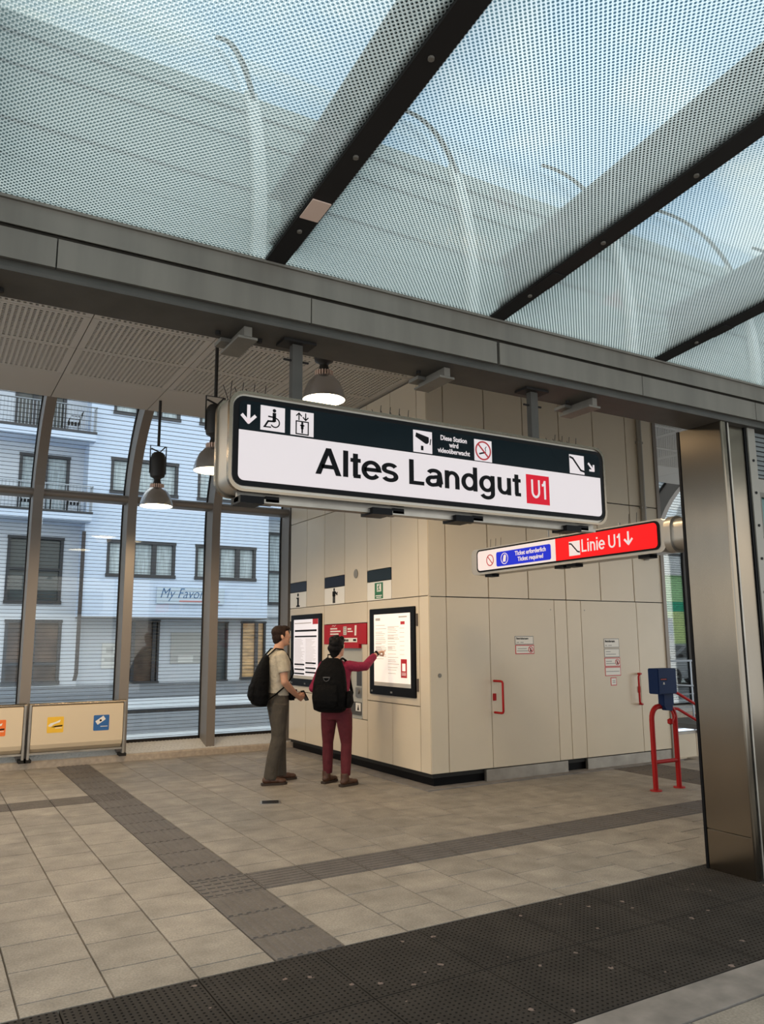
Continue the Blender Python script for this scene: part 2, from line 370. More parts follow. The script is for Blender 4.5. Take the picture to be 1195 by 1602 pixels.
# ribbed guide tiles for the blind
def guide(a, b, along, stud=False):
    mb = tilebox(a, b)
    if stud:
        for i in range(6):
            for j in range(5):
                cx, cy = a*(i+.5)/6, b*(j+.5)/5; mb.box(cx-.022, cx+.022, cy-.012, cy+.012, 0, .005)
    elif along == 'y':
        for i in range(7): cx = a*(i+.5)/7; mb.prism([(cx-.017, 0), (cx+.017, 0), (cx+.011, .005), (cx-.011, .005)], .012, b-.012, 'y')
    else:
        for i in range(7): cy = b*(i+.5)/7; mb.prism([(cy-.017, 0), (cy+.017, 0), (cy+.011, .005), (cy-.011, .005)], .012, a-.012, 'x')
    return mb
def gtile(x, y, a, b, along, stud=False):
    me = shared(('guide_tile', round(a, 3), round(b, 3), along, stud), lambda: guide(a-G, b-G, along, stud), 'guide')
    place_part('guide_tile', me, floor, (x+G/2, y+G/2, 0))
y = 4.96-Mx*3 + .055
gtile(1.64, 3.86, Mx, 4.96-2*Mx-3.86, 'y')
for k in range(-2, 17):
    y0 = 4.96+Mx*k; b = min(Mx, 11.04-y0)
    if b > .03: gtile(1.64, y0, Mx, b, 'y', stud=(k in (0, 9)))
for k in range(1, 20): gtile(1.64+Mx*k, 4.96, Mx, Mx, 'x')
for k in range(-14, 0): gtile(1.64+Mx*k, 8.425, Mx, Mx, 'x')
for k in range(5): 
    for q in range(2): gtile(7.415+Mx*q, 5.345+Mx*k*.99, Mx, Mx*.99 if k < 4 else .26, 'y')
# perforated black rubber tiles, two rows
def rubbertile():
    S = .6; n = 20; p = S/n; r = .0066; mb = MB()
    for i in range(n):
        for j in range(n):
            x0, y0 = i*p, j*p; cx, cy = x0+p/2, y0+p/2
            k = len(mb.v); o = [(cx+r*math.cos(PI/4*q+PI/8), cy+r*math.sin(PI/4*q+PI/8)) for q in range(8)]
            c = [(x0+p, y0+p), (x0, y0+p), (x0, y0), (x0+p, y0)]
            vs = [(a, b, 0) for a, b in o] + [(a, b, 0) for a, b in c] + [(a, b, -.008) for a, b in o]
            fs = []
            fs += [(8, 9, 2, 1), (9, 10, 4, 3), (10, 11, 6, 5), (11, 8, 0, 7), (8, 1, 0), (9, 3, 2), (10, 5, 4), (11, 7, 6)]
            fs += [(q, (q+1) % 8, 12+(q+1) % 8, 12+q) for q in range(8)] + [tuple(range(12, 20))]
            mb.v += [Vector(v) for v in vs]; mb.f += [tuple(q+k for q in f) for f in fs]
    k = len(mb.v); mb.v += [Vector(v) for v in ((0,0,0),(S,0,0),(S,S,0),(0,S,0),(0,0,-.02),(S,0,-.02),(S,S,-.02),(0,S,-.02))]
    mb.f += [tuple(q+k for q in f) for f in ((0,1,5,4),(1,2,6,5),(2,3,7,6),(3,0,4,7))]
    return mb
rme = shared(('rubber_tile',), rubbertile, 'rubber'); rme.materials.append(MATS['hole'])
for f in rme.polygons:
    if all(rme.vertices[v].co.z < -.005 for v in f.vertices) and len(f.vertices) == 8: f.material_index = 1
for k in range(-3, 13):
    for row, y0 in enumerate((3.245, 2.637)):
        place_part('rubber_tile', rme, floor, (1.243+.607*k + .003, y0, .004))
mb = MB(); mb.box(-3, 12, 2.40, 2.63, -.012, .002); mk('concrete_strip', mb, 'concrete', floor)
for k in range(-4, 12):
    for q in range(3):
        me = shared(('paving_tile', .585), lambda: tilebox(.58, .58), 'granite'); place_part('paving_tile', me, floor, (1.1+.585*k, 1.81-.585*q, 0))
# small steel drain cover in the paving
M = frame((3.10, 7.49, 0), (.93, -.36, 0), (.36, .93, 0)); mb = MB(M); mb.box(-.10, .10, -.09, .09, .0, .004)
dc = mk('drain_cover', mb, 'steel_dull', floor)
mb = MB(M)
for i in range(5): mb.box(-.08, .08, -.07+.03*i, -.055+.03*i, .004, .006)
mk('slot', mb, 'black', dc)

# ------------------------------------------------------------------ kerb and window wall (window side of the hall)
mb = MB(); mb.prism([(11.04, -.02), (11.04, .075), (11.055, .09), (11.09, .09), (11.46, .20), (11.5, .20), (11.5, -.02)], -6, 24, 'x')
kerb = tag(mk('trim_1', mb, 'curb', base=(0, 11.04, 0)), kind='structure')
mb = MB(); mb.prism([(11.09, .0905), (11.455, .1965), (11.455, .20), (11.09, .094)], -6, 15, 'x'); mk('tread_plate', mb, 'plate', kerb)
mb = MB(frame((0, 11.075, .0935), (1, 0, 0), (0, .37, .11)))
n = 0
for i in range(-40, 230):      # raised lattice of the tread plate
    for j in range(6):
        u = i*.05+(.025 if j % 2 else 0); v = .03+j*.062
        if u > 4.7: continue
        mb.add([(u-.016, v, 0), (u, v-.02, 0), (u+.016, v, 0), (u, v+.02, 0), (u, v, .005)], [(0, 1, 4), (1, 2, 4), (2, 3, 4), (3, 0, 4)])
tag(mk('tread_stud', mb, 'plate', kerb), kind='stuff')
WIN = tag(bpy.data.objects.new('window_1', None), kind='structure'); COL.objects.link(WIN); WIN.location = (0, 11.25, 0); BASE['window_1'] = (0, 11.25, 0)
CY, CZ, CR = 9.37, 3.2, 1.75
def arc(r, a0, a1, n=14): return [(CY+r*math.cos(a0+(a1-a0)*k/n), CZ+r*math.sin(a0+(a1-a0)*k/n)) for k in range(n+1)]
for k in range(-4, 18):
    X = 1.225*k + (.92 if k > 7 else 0)
    mb = MB(); inner = [(CY+CR, .10)] + arc(CR, 0, 1.75); outer = [(CY+CR+.30, .16)] + arc(CR+.30, 0, 1.75)
    mb.strip(inner, outer, X-.062, X+.062, 'x'); pst = mk('mullion', mb, 'post', WIN)
    mb = MB(); mb.box(X-.075, X+.075, CY+CR+.30, CY+CR+.34, .2, 3.2); mb.strip([(a, b) for a, b in arc(CR+.30, 0, 1.75)], [(a, b) for a, b in arc(CR+.34, 0, 1.75)], X-.075, X+.075, 'x')
    mk('cover_strip', mb, 'dark_metal', pst)
    mb = MB(); mb.box(X+.075, X+1.15, CY+CR+.315, CY+CR+.325, .2, 3.50); mk('pane', mb, 'glass', WIN)
    mb = MB(); mb.strip([(CY+CR+.315, 3.62)]+arc(CR+.315, .25, 1.7), [(CY+CR+.325, 3.62)]+arc(CR+.325, .25, 1.7), X+.075, X+1.15, 'x'); mk('pane', mb, 'glass', WIN)
    mb = MB(); mb.prism(rrect(11.10, 11.40, 3.50, 3.60, .045, 4), X+.062, X+1.163, 'x'); mk('transom', mb, 'post', WIN, smooth=True)
mb = MB(); mb.box(-5, 24, 11.42, 11.48, .17, .23); mk('sill_rail', mb, 'dark_metal', WIN)

# ------------------------------------------------------------------ ceiling
ZC = 4.63
ceil = MB(); ceil.box(-6, 24, 4.4, 10.30, ZC+.18, ZC+.24); ceil.box(-6, 24, 10.26, 10.32, ZC+.02, ZC+.2)
ceil = tag(mk('ceiling', ceil, 'plenum', base=(0, 7, ZC)), kind='structure')
def perf():
    mb = MB(); a, b = 1.19, .893; f = .055
    mb.box(0, f, 0, b, 0, .02); mb.box(a-f, a, 0, b, 0, .02); mb.box(f, a-f, 0, .04, 0, .02); mb.box(f, a-f, b-.04, b, 0, .02)
    nx = 21; p = (a-2*f)/nx
    for i in range(nx+1): c = f+p*i; mb.box(c-.0125, c+.0125, 0.02, b-.02, .001, .012)
    ny = 19; q = (b-.08)/ny
    for j in range(1, ny): c = .04+q*j; mb.box(f, a-f, c-.009, c+.009, .002, .011)
    return mb
pme = shared(('ceiling_panel', 1), perf, 'ceil')
sol = shared(('ceiling_panel', 2), lambda: MB().box(0, 1.19, 0, .983, 0, .02), 'ceil')
sol2 = shared(('ceiling_panel', 3), lambda: MB().box(0, 1.19, 0, 2.2, 0, .02), 'ceil')
for k in range(-6, 20):
    X = 1.2*k + .005
    for y0 in (6.61, 7.51, 8.41): o = place_part('ceiling_panel', pme, ceil, (X, y0+.003-7, 0))
    place_part('ceiling_panel', sol, ceil, (X, 9.313-7, 0)); place_part('ceiling_panel', sol2, ceil, (X, 4.405-7, 0))

# ================================================================== KIOSK
K = thing('service_kiosk', 'tall cream panelled service block with two flush doors, standing inside the hall', 'kiosk', (6.7, 8.9, 0))
mb = MB(); mb.box(4.862, 8.585, 7.257, 11.0, .10, 4.6); mb.box(8.585, 8.62, 7.26, 11.0, .14, 4.6); mk('core', mb, 'seam', K)
mb = MB(); mb.box(4.90, 8.60, 7.29, 11.0, 0, .15); mk('plinth', mb, 'black', K)
mb = MB(); mb.box(4.71, 4.90, 7.12, 11.04, -.01, .012); mb.box(4.90, 8.7, 7.12, 7.29, -.01, .012); mk('plinth_kerb', mb, 'concrete', K)
MF = frame((0, 7.22, 0), (1, 0, 0), (0, 0, 1))      # right-hand face, u = x
ML = frame((4.825, 0, 0), (0, -1, 0), (0, 0, 1))    # left-hand face, u = -y
def panel(M, u0, u1, v0, v1, name='panel', m='cream', w0=-.03, w1=0, parent=None, g=.0045):
    mb = MB(M); mb.box(u0+g, u1-g, v0+g, v1-g, w0, w1); return mk(name, mb, m, parent or K, bevel=.0015)
XS = [4.825, 5.06, 5.66, 6.26, 6.86, 7.46, 8.07, 8.62]
for a, b in zip(XS[:-1], XS[1:]):
    panel(MF, a if a > 4.9 else 4.827, b, 2.04, 3.33, g=.007 if a > 5 else .0045); panel(MF, a if a > 4.9 else 4.827, b, 3.33, 4.61, g=.007 if a > 5 else .0045)
for a, b in ((4.827, 5.06), (5.06, 5.66), (6.66, 6.86), (6.86, 7.10), (8.09, 8.62)): panel(MF, a, b, .145, 2.04)
def door(a, b, hx, side):
    d = panel(MF, a, b, .145, 2.04, name='door', g=.0035)
    mb = MB(MF)
    if side == 'out': mb.tube([(hx, 1.10, 0), (hx, 1.10, .12), (hx, 1.095, .145), (hx, 1.08, .155), (hx, .77, .155), (hx, .755, .145), (hx, .75, .12), (hx, .75, 0)], .013, 10)
    else: mb.tube([(hx, 1.12, 0), (hx, 1.12, .05), (hx-.05, 1.115, .07), (hx-.07, 1.09, .07), (hx-.07, .77, .07), (hx-.05, .745, .07), (hx, .74, .05), (hx, .74, 0)], .013, 10)
    h = mk('handle', mb, 'red_paint', d, smooth=True)
    mb = MB(MF); mb.box(hx-.022, hx+.022, .88, .96, 0, .012); mk('lock_plate', mb, 'red_paint', d, bevel=.003)
    mb = MB(MF); mb.disc(b-.06 if side == 'out' else a+.06, 1.92, .008, 0, .003); mk('screw_cap', mb, 'steel_dull', d)
    return d
d1 = door(5.66, 6.66, 5.70, 'out'); d2 = door(7.10, 8.09, 8.05, 'in')
for a, b in ((5.56, 6.78), (7.10, 8.20), (8.25, 8.62)):
    mb = MB(MF); mb.box(a, b, 0, .138, -.04, .0); mk('kickplate', mb, 'steel_dull', K)
mb = MB(MF); mb.disc(4.95, 1.18, .022, 0, .012); mk('key_switch', mb, 'steel_dull', K)
mb = MB(); mb.tube([(8.31, 7.19, 4.6), (8.31, 7.19, 2.6)], .035, 14); mb.box(8.26, 8.36, 7.17, 7.22, 3.3, 3.33); mb.box(8.26, 8.36, 7.17, 7.22, 4.2, 4.23); mk('downpipe', mb, 'pipe', K, smooth=True)
mb = MB(); mb.box(8.60, 8.66, 7.20, 7.26, 0.0, 4.61); mk('corner_post', mb, 'post', K)
# left-hand face
YS = [7.222, 7.42, 8.015, 8.61, 9.22, 9.825, 10.42, 11.0]
for n_, (a, b) in enumerate(zip(YS[:-1], YS[1:])):
    low = 2.05
    if n_ in (2, 4, 6): low = 2.43
    panel(ML, -b, -a, low, 3.33); panel(ML, -b, -a, 3.33, 4.61)
panel(ML, -7.42, -7.222, .145, 2.05)
for n_, (a, b, bm_) in enumerate(((8.015, 8.61, 'band'), (9.22, 9.825, 'navyband'), (10.42, 11.0, 'navyband'))):
    panel(ML, -b, -a, 2.285, 2.43, 'dark_band', bm_, -.03, .002)
    c = -(a+b)/2
    p = panel(ML, -b, -a, 2.05, 2.285, 'pictogram_panel', 'white_print', -.03, .002)
    mb = MB(ML)
    if n_ == 0:
        mb.box(c-.10, c+.10, 2.07, 2.265, .002, .004); g_ = mk('exit_mark', mb, 'exit_green', p)
        mb = MB(ML); mb.box(c-.045, c+.06, 2.155, 2.25, .004, .005); mb.box(c-.075, c+.075, 2.10, 2.112, .004, .005); mb.box(c-.06, c+.06, 2.08, 2.09, .004, .005); g2 = mk('exit_print', mb, 'white_print', p)
        mb = MB(ML); mb.stroke([(c-.02, 2.165), (c+.0, 2.195), (c+.01, 2.225), (c-.02, 2.21)], .014, .005, .006); mb.stroke([(c+.0, 2.195), (c+.03, 2.17)], .012, .005, .006); mb.disc(c+.015, 2.238, .009, .005, .006); mk('running_figure', mb, 'exit_green', p)
    elif n_ == 1:
        mb.disc(c+.0, 2.252, .022, .002, .004); mb.prism(rrect(c-.05, c+.04, 2.16, 2.23, .01), .002, .004); mb.box(c-.04, c-.008, 2.07, 2.175, .002, .004); mb.box(c+.0, c+.03, 2.07, 2.175, .002, .004)
        mb.stroke([(c+.03, 2.22), (c+.085, 2.18), (c+.09, 2.21)], .022, .002, .004); mk('standing_figure', mb, 'print_black', p)
    else:
        mb.disc(c, 2.243, .026, .002, .004); mb.prism([(c-.06, 2.065), (c+.065, 2.065), (c+.065, 2.085), (c+.032, 2.092), (c+.032, 2.205), (c-.055, 2.205), (c-.055, 2.187), (c-.026, 2.182), (c-.026, 2.092), (c-.06, 2.085)], .002, .004); mk('information_mark', mb, 'print_black', p)
mb = MB(ML); mb.disc(-8.90, 2.42, .055, 0, .008, rv=.06); mk('loudspeaker', mb, 'pipe', K, bevel=.002)
# bays: display doors, service panels
for a, b in ((7.42, 8.61), (9.825, 11.0)):
    panel(ML, -b, -a, .84, 2.05)
    m_ = (a+b)/2; panel(ML, -b, -m_, .145, .84); panel(ML, -m_, -a, .145, .84)
panel(ML, -9.825, -8.61, 1.785, 2.05); panel(ML, -8.74, -8.61, .60, 1.52); panel(ML, -9.825, -9.60, .60, 1.52); panel(ML, -9.825, -8.61, .145, .60)
for u in (-7.45, -10.965):
    for z in (1.72, 1.0):
        mb = MB(ML); mb.box(u-.008, u+.008, z, z+.14, 0, .02); mk('hinge', mb, 'hinge', K)

# ================================================================== ROOF BEAM
BM = thing('roof_beam', 'long grey steel edge beam carrying the hanging station sign', 'beam', (2.4, 3.54, 3.08))
mb = MB(); mb.box(-3, 9.5, 3.40, 3.72, 3.288, 3.405); mb.box(-3, 9.5, 3.385, 3.41, 3.398, 3.412); mb.box(-3, 9.5, 3.392, 3.41, 3.288, 3.302); mk('gutter', mb, 'beam', BM)
for a, b in ((-3, -.82), (-.82, .385), (.385, 1.59), (1.59, 2.785), (2.80, 4.0), (4.0, 5.2), (5.2, 9.5)):
    mb = MB(); mb.box(a+.003, b-.003, 3.405, 3.43, 3.142, 3.275); mk('fascia_panel', mb, 'beam', BM)
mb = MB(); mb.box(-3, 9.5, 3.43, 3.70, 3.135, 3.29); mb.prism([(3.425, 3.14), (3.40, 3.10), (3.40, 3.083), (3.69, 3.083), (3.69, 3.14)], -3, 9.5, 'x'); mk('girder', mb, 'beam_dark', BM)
for X in (.08, 1.28, 2.47, 3.62):
    mb = MB(); mb.box(X-.075, X+.075, 3.66, 3.76, 3.062, 3.082); mb.box(X-.02, X+.02, 3.47, 3.74, 3.03, 3.082); mb.box(X-.05, X+.05, 3.47, 3.74, 3.02, 3.032)
    br = mk('bracket', mb, 'beam', BM)
    for dx in (-.11, .11): mb = MB(); mb.lathe([(.001, 3.065), (.014, 3.065), (.014, 3.083)], (X+dx, 3.6, 0), 8); mk('bolt', mb, 'dark_metal', br)

# ================================================================== GLASS CANOPY
SL = math.tan(math.radians(6)); zg = lambda y: 3.417+(3.42-y)*SL
CP = thing('glass_canopy', 'sloping canopy of dot-printed glass on grey steel rafters above the entrance', 'canopy', (2.4, 2.0, 3.5))
L0, L1 = 3.40, -2.2
for k in range(-4, 7):
    X = 1.383+1.395*k
    mb = MB(); mb.prism([(L0, zg(L0)), (L1, zg(L1)), (L1, zg(L1)+.012), (L0, zg(L0)+.012)], X+.052, X+1.343, 'x'); mk('glass_pane', mb, 'frit', CP)
    mb = MB(); mb.prism([(L0, zg(L0)-.012), (L1, zg(L1)-.012), (L1, zg(L1)+.014), (L0, zg(L0)+.014)], X-.05, X+.05, 'x'); js = mk('joint_cover', mb, 'dark_metal', CP)
    mb = MB()
    for a, b, z0, z1 in ((-.075, .075, .03, .045), (-.012, .012, .045, .27), (-.075, .075, .27, .285)):
        mb.prism([(L0-.1, zg(L0)+z0), (L1, zg(L1)+z0), (L1, zg(L1)+z1), (L0-.1, zg(L0)+z1)], X+a, X+b, 'x')
    rf = mk('rafter', mb, 'galv', CP)
    for j in range(6):
        mb = MB(); y = 3.1-.55*j; mb.lathe([(.001, zg(y)-.02), (.012, zg(y)-.02), (.012, zg(y)-.01)], (X, y, 0), 8); mk('bolt', mb, 'beam', js)
    mb = MB(); mb.prism([(2.86, zg(2.86)-.013), (3.0, zg(3.0)-.013), (3.0, zg(3.0)-.018), (2.86, zg(2.86)-.018)], X-.045, X+.045, 'x'); mk('cover_plate', mb, 'lamp_ring' if k == 0 else 'dark_metal', js)

# ================================================================== OUTER VAULT (seen through the canopy)
VC, VZ, VR = 6.4, 4.0, 2.33
def va(r, d0, d1, n=6): return [(VC-r*math.cos(math.radians(d0+(d1-d0)*k/n)), VZ+r*math.sin(math.radians(d0+(d1-d0)*k/n))) for k in range(n+1)]
VT = thing('vaulted_hall_roof', 'grey-green metal clad roof edge with curved glass hoops, seen through the canopy', 'roof', (2.4, 4.1, 3.4))
for d0, d1, off in ((-16, -7, 0), (-7, 0, .01), (0, 5, 0), (5, 9, .015), (9, 14, 0), (14, 19.5, .012), (19.5, 24, .03)):
    mb = MB(); mb.strip(va(VR+off, d0+.15, d1-.15, 3), va(VR-.03, d0+.15, d1-.15, 3), -5, 16, 'x'); mk('cladding_strip', mb, 'clad', VT)
mb = MB(); mb.strip(va(VR-.03, -16, 24, 8), va(VR-.08, -16, 24, 8), -5, 16, 'x'); mk('backing', mb, 'galv', VT)
for k in range(-3, 8):
    X = 1.54+1.56*k
    mb = MB(); mb.strip(va(VR+.075, 22, 53, 12), va(VR+.045, 22, 53, 12), X-.012, X+.012, 'x'); hp = mk('hoop', mb, 'beam_dark', VT)
    mb = MB(); mb.strip(va(VR+.06, -15, 24, 8), va(VR+.01, -15, 24, 8), X-.04, X+.04, 'x'); mk('batten', mb, 'rib_pale', VT)
    mb = MB(); mb.strip(va(VR, 24, 50, 12), va(VR-.01, 24, 50, 12), X+.03, X+1.53, 'x'); mk('glass_pane', mb, 'glass_clear', VT)

# ================================================================== STEEL COLUMN and screwed partition
CL = thing('steel_column', 'brushed stainless steel column under the beam at the right', 'column', (4.9, 3.6, 0))
mb = MB(); mb.box(4.79, 4.83, 3.42, 3.77, .27, 3.083); mk('side_plate', mb, 'steel', CL, bevel=.004)
mb = MB(); mb.box(4.79, 4.83, 3.42, 3.77, .0, .266); mk('foot_plate', mb, 'steel', CL, bevel=.004)
mb = MB(); mb.tube([(4.806, 3.425, 0), (4.806, 3.425, 3.083)], .016, 14); mb.box(4.806, 4.835, 3.41, 3.45, 0, 3.083); mk('front_edge', mb, 'steel', CL, smooth=True)
mb = MB(); mb.box(4.83, 4.93, 3.47, 3.52, 0, 3.083); mb.box(4.785, 4.83, 3.77, 3.79, 0, 3.083); mk('gasket', mb, 'black', CL)
mb = MB(); mb.box(4.872, 4.888, 3.42, 3.47, 0, 3.083); mk('groove_rail', mb, 'steel_dull', CL)
C2 = thing('steel_column', 'second stainless steel column set just right of the foreground one', 'column', (5.02, 3.6, 0))
mb = MB(); mb.box(4.925, 5.105, 3.46, 3.75, .115, 3.083); mk('side_plate', mb, 'steel', C2, bevel=.004)
mb = MB(); mb.box(4.915, 5.11, 3.455, 3.76, .0, .11); mk('foot_plate', mb, 'rubber', C2)
mb = MB(); mb.box(4.90, 5.12, 3.45, 3.76, .11, .12); mk('foot_trim', mb, 'steel', C2)
mb = MB(); mb.box(5.105, 5.13, 3.45, 3.57, 0, 3.083); mk('gasket', mb, 'black', C2)
PT = thing('metal_partition', 'grey screwed metal partition with a small green-glass window, right edge', 'partition', (6.2, 3.65, 0))
mb = MB(); mb.box(5.13, 5.215, 3.44, 3.60, 0, 3.083); fs_ = mk('edge_strip', mb, 'pipe', PT)
mb = MB(MF)
mb = MB(frame((0, 3.44, 0), (1, 0, 0), (0, 0, 1)))
for z in [.2+.24*k for k in range(12)]: mb = MB(mb.M); mb.disc(5.172, z, .010, 0, .006, 10); mk('screw', mb, 'black', fs_)
MP = frame((0, 3.48, 0), (1, 0, 0), (0, 0, 1))
for a, b, mm in ((0, .55, 'pipe'), (.56, 1.1, 'pipe'), (1.11, 1.95, 'pipe'), (1.96, 2.28, 'pipe'), (2.62, 2.72, 'pipe'), (2.73, 3.07, 'galv')):
    mb = MB(MP); mb.box(5.215, 8.0, a, b, -.04, 0); mk('panel', mb, mm, PT)
mb = MB(MP)
for q in range(9): mb.prism([(2.74+.035*q, .0), (2.745+.035*q, .02), (2.765+.035*q, .004)], 5.31, 8.0, 'x') if False else mb.box(5.25, 8.0, 2.75+.036*q, 2.753+.036*q, 0, .012)
mk('louvre', mb, 'dark_metal', PT)
mb = MB(MP); mb.box(5.225, 6.2, 2.285, 2.33, -.04, .02); mb.box(5.225, 6.2, 2.58, 2.615, -.04, .02); mb.box(5.225, 5.26, 2.33, 2.58, -.04, .02); wf = mk('window_frame', mb, 'beam', PT)
mb = MB(MP); mb.box(5.26, 6.2, 2.33, 2.58, -.03, -.01); mk('pane', mb, 'screen_green', wf)
mb = MB(MP); mb.box(5.26, 6.4, 1.55, 1.9, 0, .012); mk('access_plate', mb, 'beam', PT)


# ------------------------------------------------------------------ grotesque lettering drawn from strokes (cap height 1, x height .735)
def gpath(mb, pts, t, w0, w1, closed=False):
    n = len(pts); A = []; B = []
    for i, p in enumerate(pts):
        a = pts[i-1] if (i or closed) else None; b = pts[(i+1) % n] if (i < n-1 or closed) else None
        def nrm(q, r): L = math.hypot(r[0]-q[0], r[1]-q[1]) or 1; return (-(r[1]-q[1])/L, (r[0]-q[0])/L)
        if a is None: nx, ny = nrm(p, b)
        elif b is None: nx, ny = nrm(a, p)
        else:
            n1, n2 = nrm(a, p), nrm(p, b); sx_, sy_ = n1[0]+n2[0], n1[1]+n2[1]; q = sx_*sx_+sy_*sy_ or 1; k = min(2/q, 1.6); nx, ny = sx_*k, sy_*k
        A.append((p[0]+nx*t/2, p[1]+ny*t*.39)); B.append((p[0]-nx*t/2, p[1]-ny*t*.39))
    if closed: A.append(A[0]); B.append(B[0])
    mb.strip(A, B, w0, w1, 'w')
def ga(cx, cy, rx, ry, a0, a1, n=16):
    return [(cx+rx*math.cos(math.radians(a0+(a1-a0)*k/n)), cy+ry*math.sin(math.radians(a0+(a1-a0)*k/n))) for k in range(n+1)]
def glyph(c):
    X = .735; h = .155/2
    if c == 'A': return .96, [[(.22, .30), (.74, .30)]]
    if c == 'l': return .33, [[(.165, 0), (.165, 1)]]
    if c == 'i': return .33, [[(.165, 0), (.165, X)], [(.165, .85), (.165, 1)]]
    if c == 't': return .43, [[(.21, .93), (.21, .06)], [(.14, .072), (.41, .072)], [(.02, X-.06), (.41, X-.06)]]
    if c == 'e': return .79, [[(.12, .385), (.70, .385)]+ga(.405, X/2, .295, .30, 4, 322, 26)]
    if c == 's': return .72, [ga(.355, .535, .235, .135, 20, 180, 12)[:-1]+ga(.30, .50, .18, .11, 185, 255, 6)+ga(.40, .21, .20, .15, 75, 0, 6)+ga(.36, .20, .24, .135, -5, -165, 12)]
    if c == 'L': return .76, [[(.165, 1), (.165, .078), (.70, .078)]]
    if c == 'a': return .77, [ga(.375, .52, .235, .14, 165, 0, 12)+[(.61, .14)]+ga(.70, .14, .09, .075, 180, 270, 5), [(.61, .42), (.42, .40)]+ga(.30, .225, .20, .155, 80, 290, 14)+[(.48, .10), (.61, .22)]]
    if c == 'n': return .79, [[(.165, 0), (.165, X)], ga(.395, .42, .23, .238, 180, 0, 16)+[(.625, 0)]]
    if c == 'u': return .79, [[(.625, 0), (.625, X)], ga(.395, .315, .23, .238, 360, 180, 16)+[(.165, X)]]
    if c == 'd': return .82, [[(.655, 0), (.655, 1)], ga(.385, X/2, .27, .292, 0, 360, 26)]
    if c == 'g': return .82, [[(.655, X)]+[(.655, .02)]+ga(.395, -.02, .26, .19, 0, -160, 14), ga(.385, X/2+.01, .27, .28, 0, 360, 26)]
    if c == 'U': return .98, [[(.165, 1)]+ga(.49, .37, .325, .292, 180, 360, 18)+[(.815, 1)]]
    if c == '1': return .66, [[(.40, 0), (.40, 1)], [(.12, .745)]+ga(.17, .95, .19, .20, 270, 355, 6)]
    return .36, []
def letters(name, s_, cap, M, u, v, width, material, parent, w0, w1, t=.165, sx=None):
    adv = sum(glyph(c)[0] for c in s_); k = width/adv; x = 0
    for c in s_:
        a, paths = glyph(c)
        if paths:
            mb = MB(M @ Matrix.Translation((u+x*k, v, 0)) @ Matrix.Diagonal((k, cap, 1, 1)))
            for q, p in enumerate(paths): gpath(mb, p, t, w0, w1 + q*.0002)
            if c == 'A':
                mb.prism([(0, 0), (.20, 0), (.58, 1), (.39, 1)], w0, w1); mb.prism([(.96, 0), (.76, 0), (.38, 1), (.57, 1)], w0, w1+.0002)
            mk(name, mb, material, parent)
        x += a

# ================================================================== STATION SIGN
MS = frame((0, 3.45, 0), (1, 0, 0), (0, 0, 1))
SG = thing('station_sign', 'long illuminated white and black station name board hanging from the beam', 'sign', (2.43, 3.56, 2.28))
mb = MB(MS); mb.prism(rrect(1.195, 3.655, 2.262, 2.742, .07), -.19, -.012); mk('housing', mb, 'housing', SG, smooth=True)
mb = MB(MS); A = rrect(1.190, 3.660, 2.255, 2.748, .075); mb.strip(A+[A[0]], [(p[0]*.988+2.425*.012, p[1]*.95+2.5*.05) for p in A]+[(A[0][0]*.988+2.425*.012, A[0][1]*.95+2.5*.05)], -.03, -.002, 'w'); mk('rim', mb, 'steel', SG, smooth=True)
mb = MB(MS); A = rrect(1.185, 3.665, 2.25, 2.753, .08); B_ = [(p[0]*.99+2.425*.01, p[1]*.95+2.5*.05) for p in A]; mb.strip(A+[A[0]], B_+[B_[0]], -.20, -.175, 'w'); mk('rim', mb, 'steel', SG, smooth=True)
mb = MB(MS); mb.prism(rrect(1.212, 3.64, 2.283, 2.722, .055), -.012, -.004); mk('frame', mb, 'sign_black', SG)
mb = MB(MS); ww = rrect(1.238, 3.612, 2.308, 2.60, .03); ww = [(u, min(v, 2.553)) for u, v in ww]; mb.prism(ww, -.004, 0); face = mk('face', mb, 'sign_white', SG)
mb = MB(MS); bb = rrect(1.238, 3.612, 2.5, 2.70, .03); bb = [(u, max(v, 2.557)) for u, v in bb]; mb.prism(bb, -.004, -.001); band = mk('dark_band', mb, 'sign_dark', SG)
letters('letter', 'Altes Landgut', .137, MS, 1.640, 2.378, 1.325, 'print_black', face, 0, .002, t=.188)
mb = MB(MS); mb.box(3.005, 3.182, 2.343, 2.517, 0, .002); u1b = mk('line_badge', mb, 'sign_red', SG)
letters('letter', 'U1', .112, MS, 3.035, 2.376, .132, 'sign_white', u1b, .002, .004)
def square(u0, u1, v0, v1): mb = MB(MS); mb.box(u0, u1, v0, v1, -.001, .001); return mk('pictogram', mb, 'sign_white', SG)
def down(mb, cu, cv, h, t, rot=0, w0=0, w1=.002):
    R = Matrix.Rotation(rot, 4, 'Z'); f = lambda a, b: tuple((R @ Vector((a, b, 0)))[:2])
    P = lambda a, b: (cu+f(a, b)[0], cv+f(a, b)[1])
    mb.stroke([P(0, h/2), P(0, -h/2+t*.3)], t, w0, w1); mb.stroke([P(-h*.38, -h*.08), P(0, -h/2+t*.2), P(h*.38, -h*.08)], t, w0, w1)
mb = MB(MS); down(mb, 1.284, 2.632, .085, .016); mk('arrow', mb, 'sign_white', band)
p = square(1.345, 1.472, 2.565, 2.688); mb = MB(MS); c, z = 1.408, 2.60
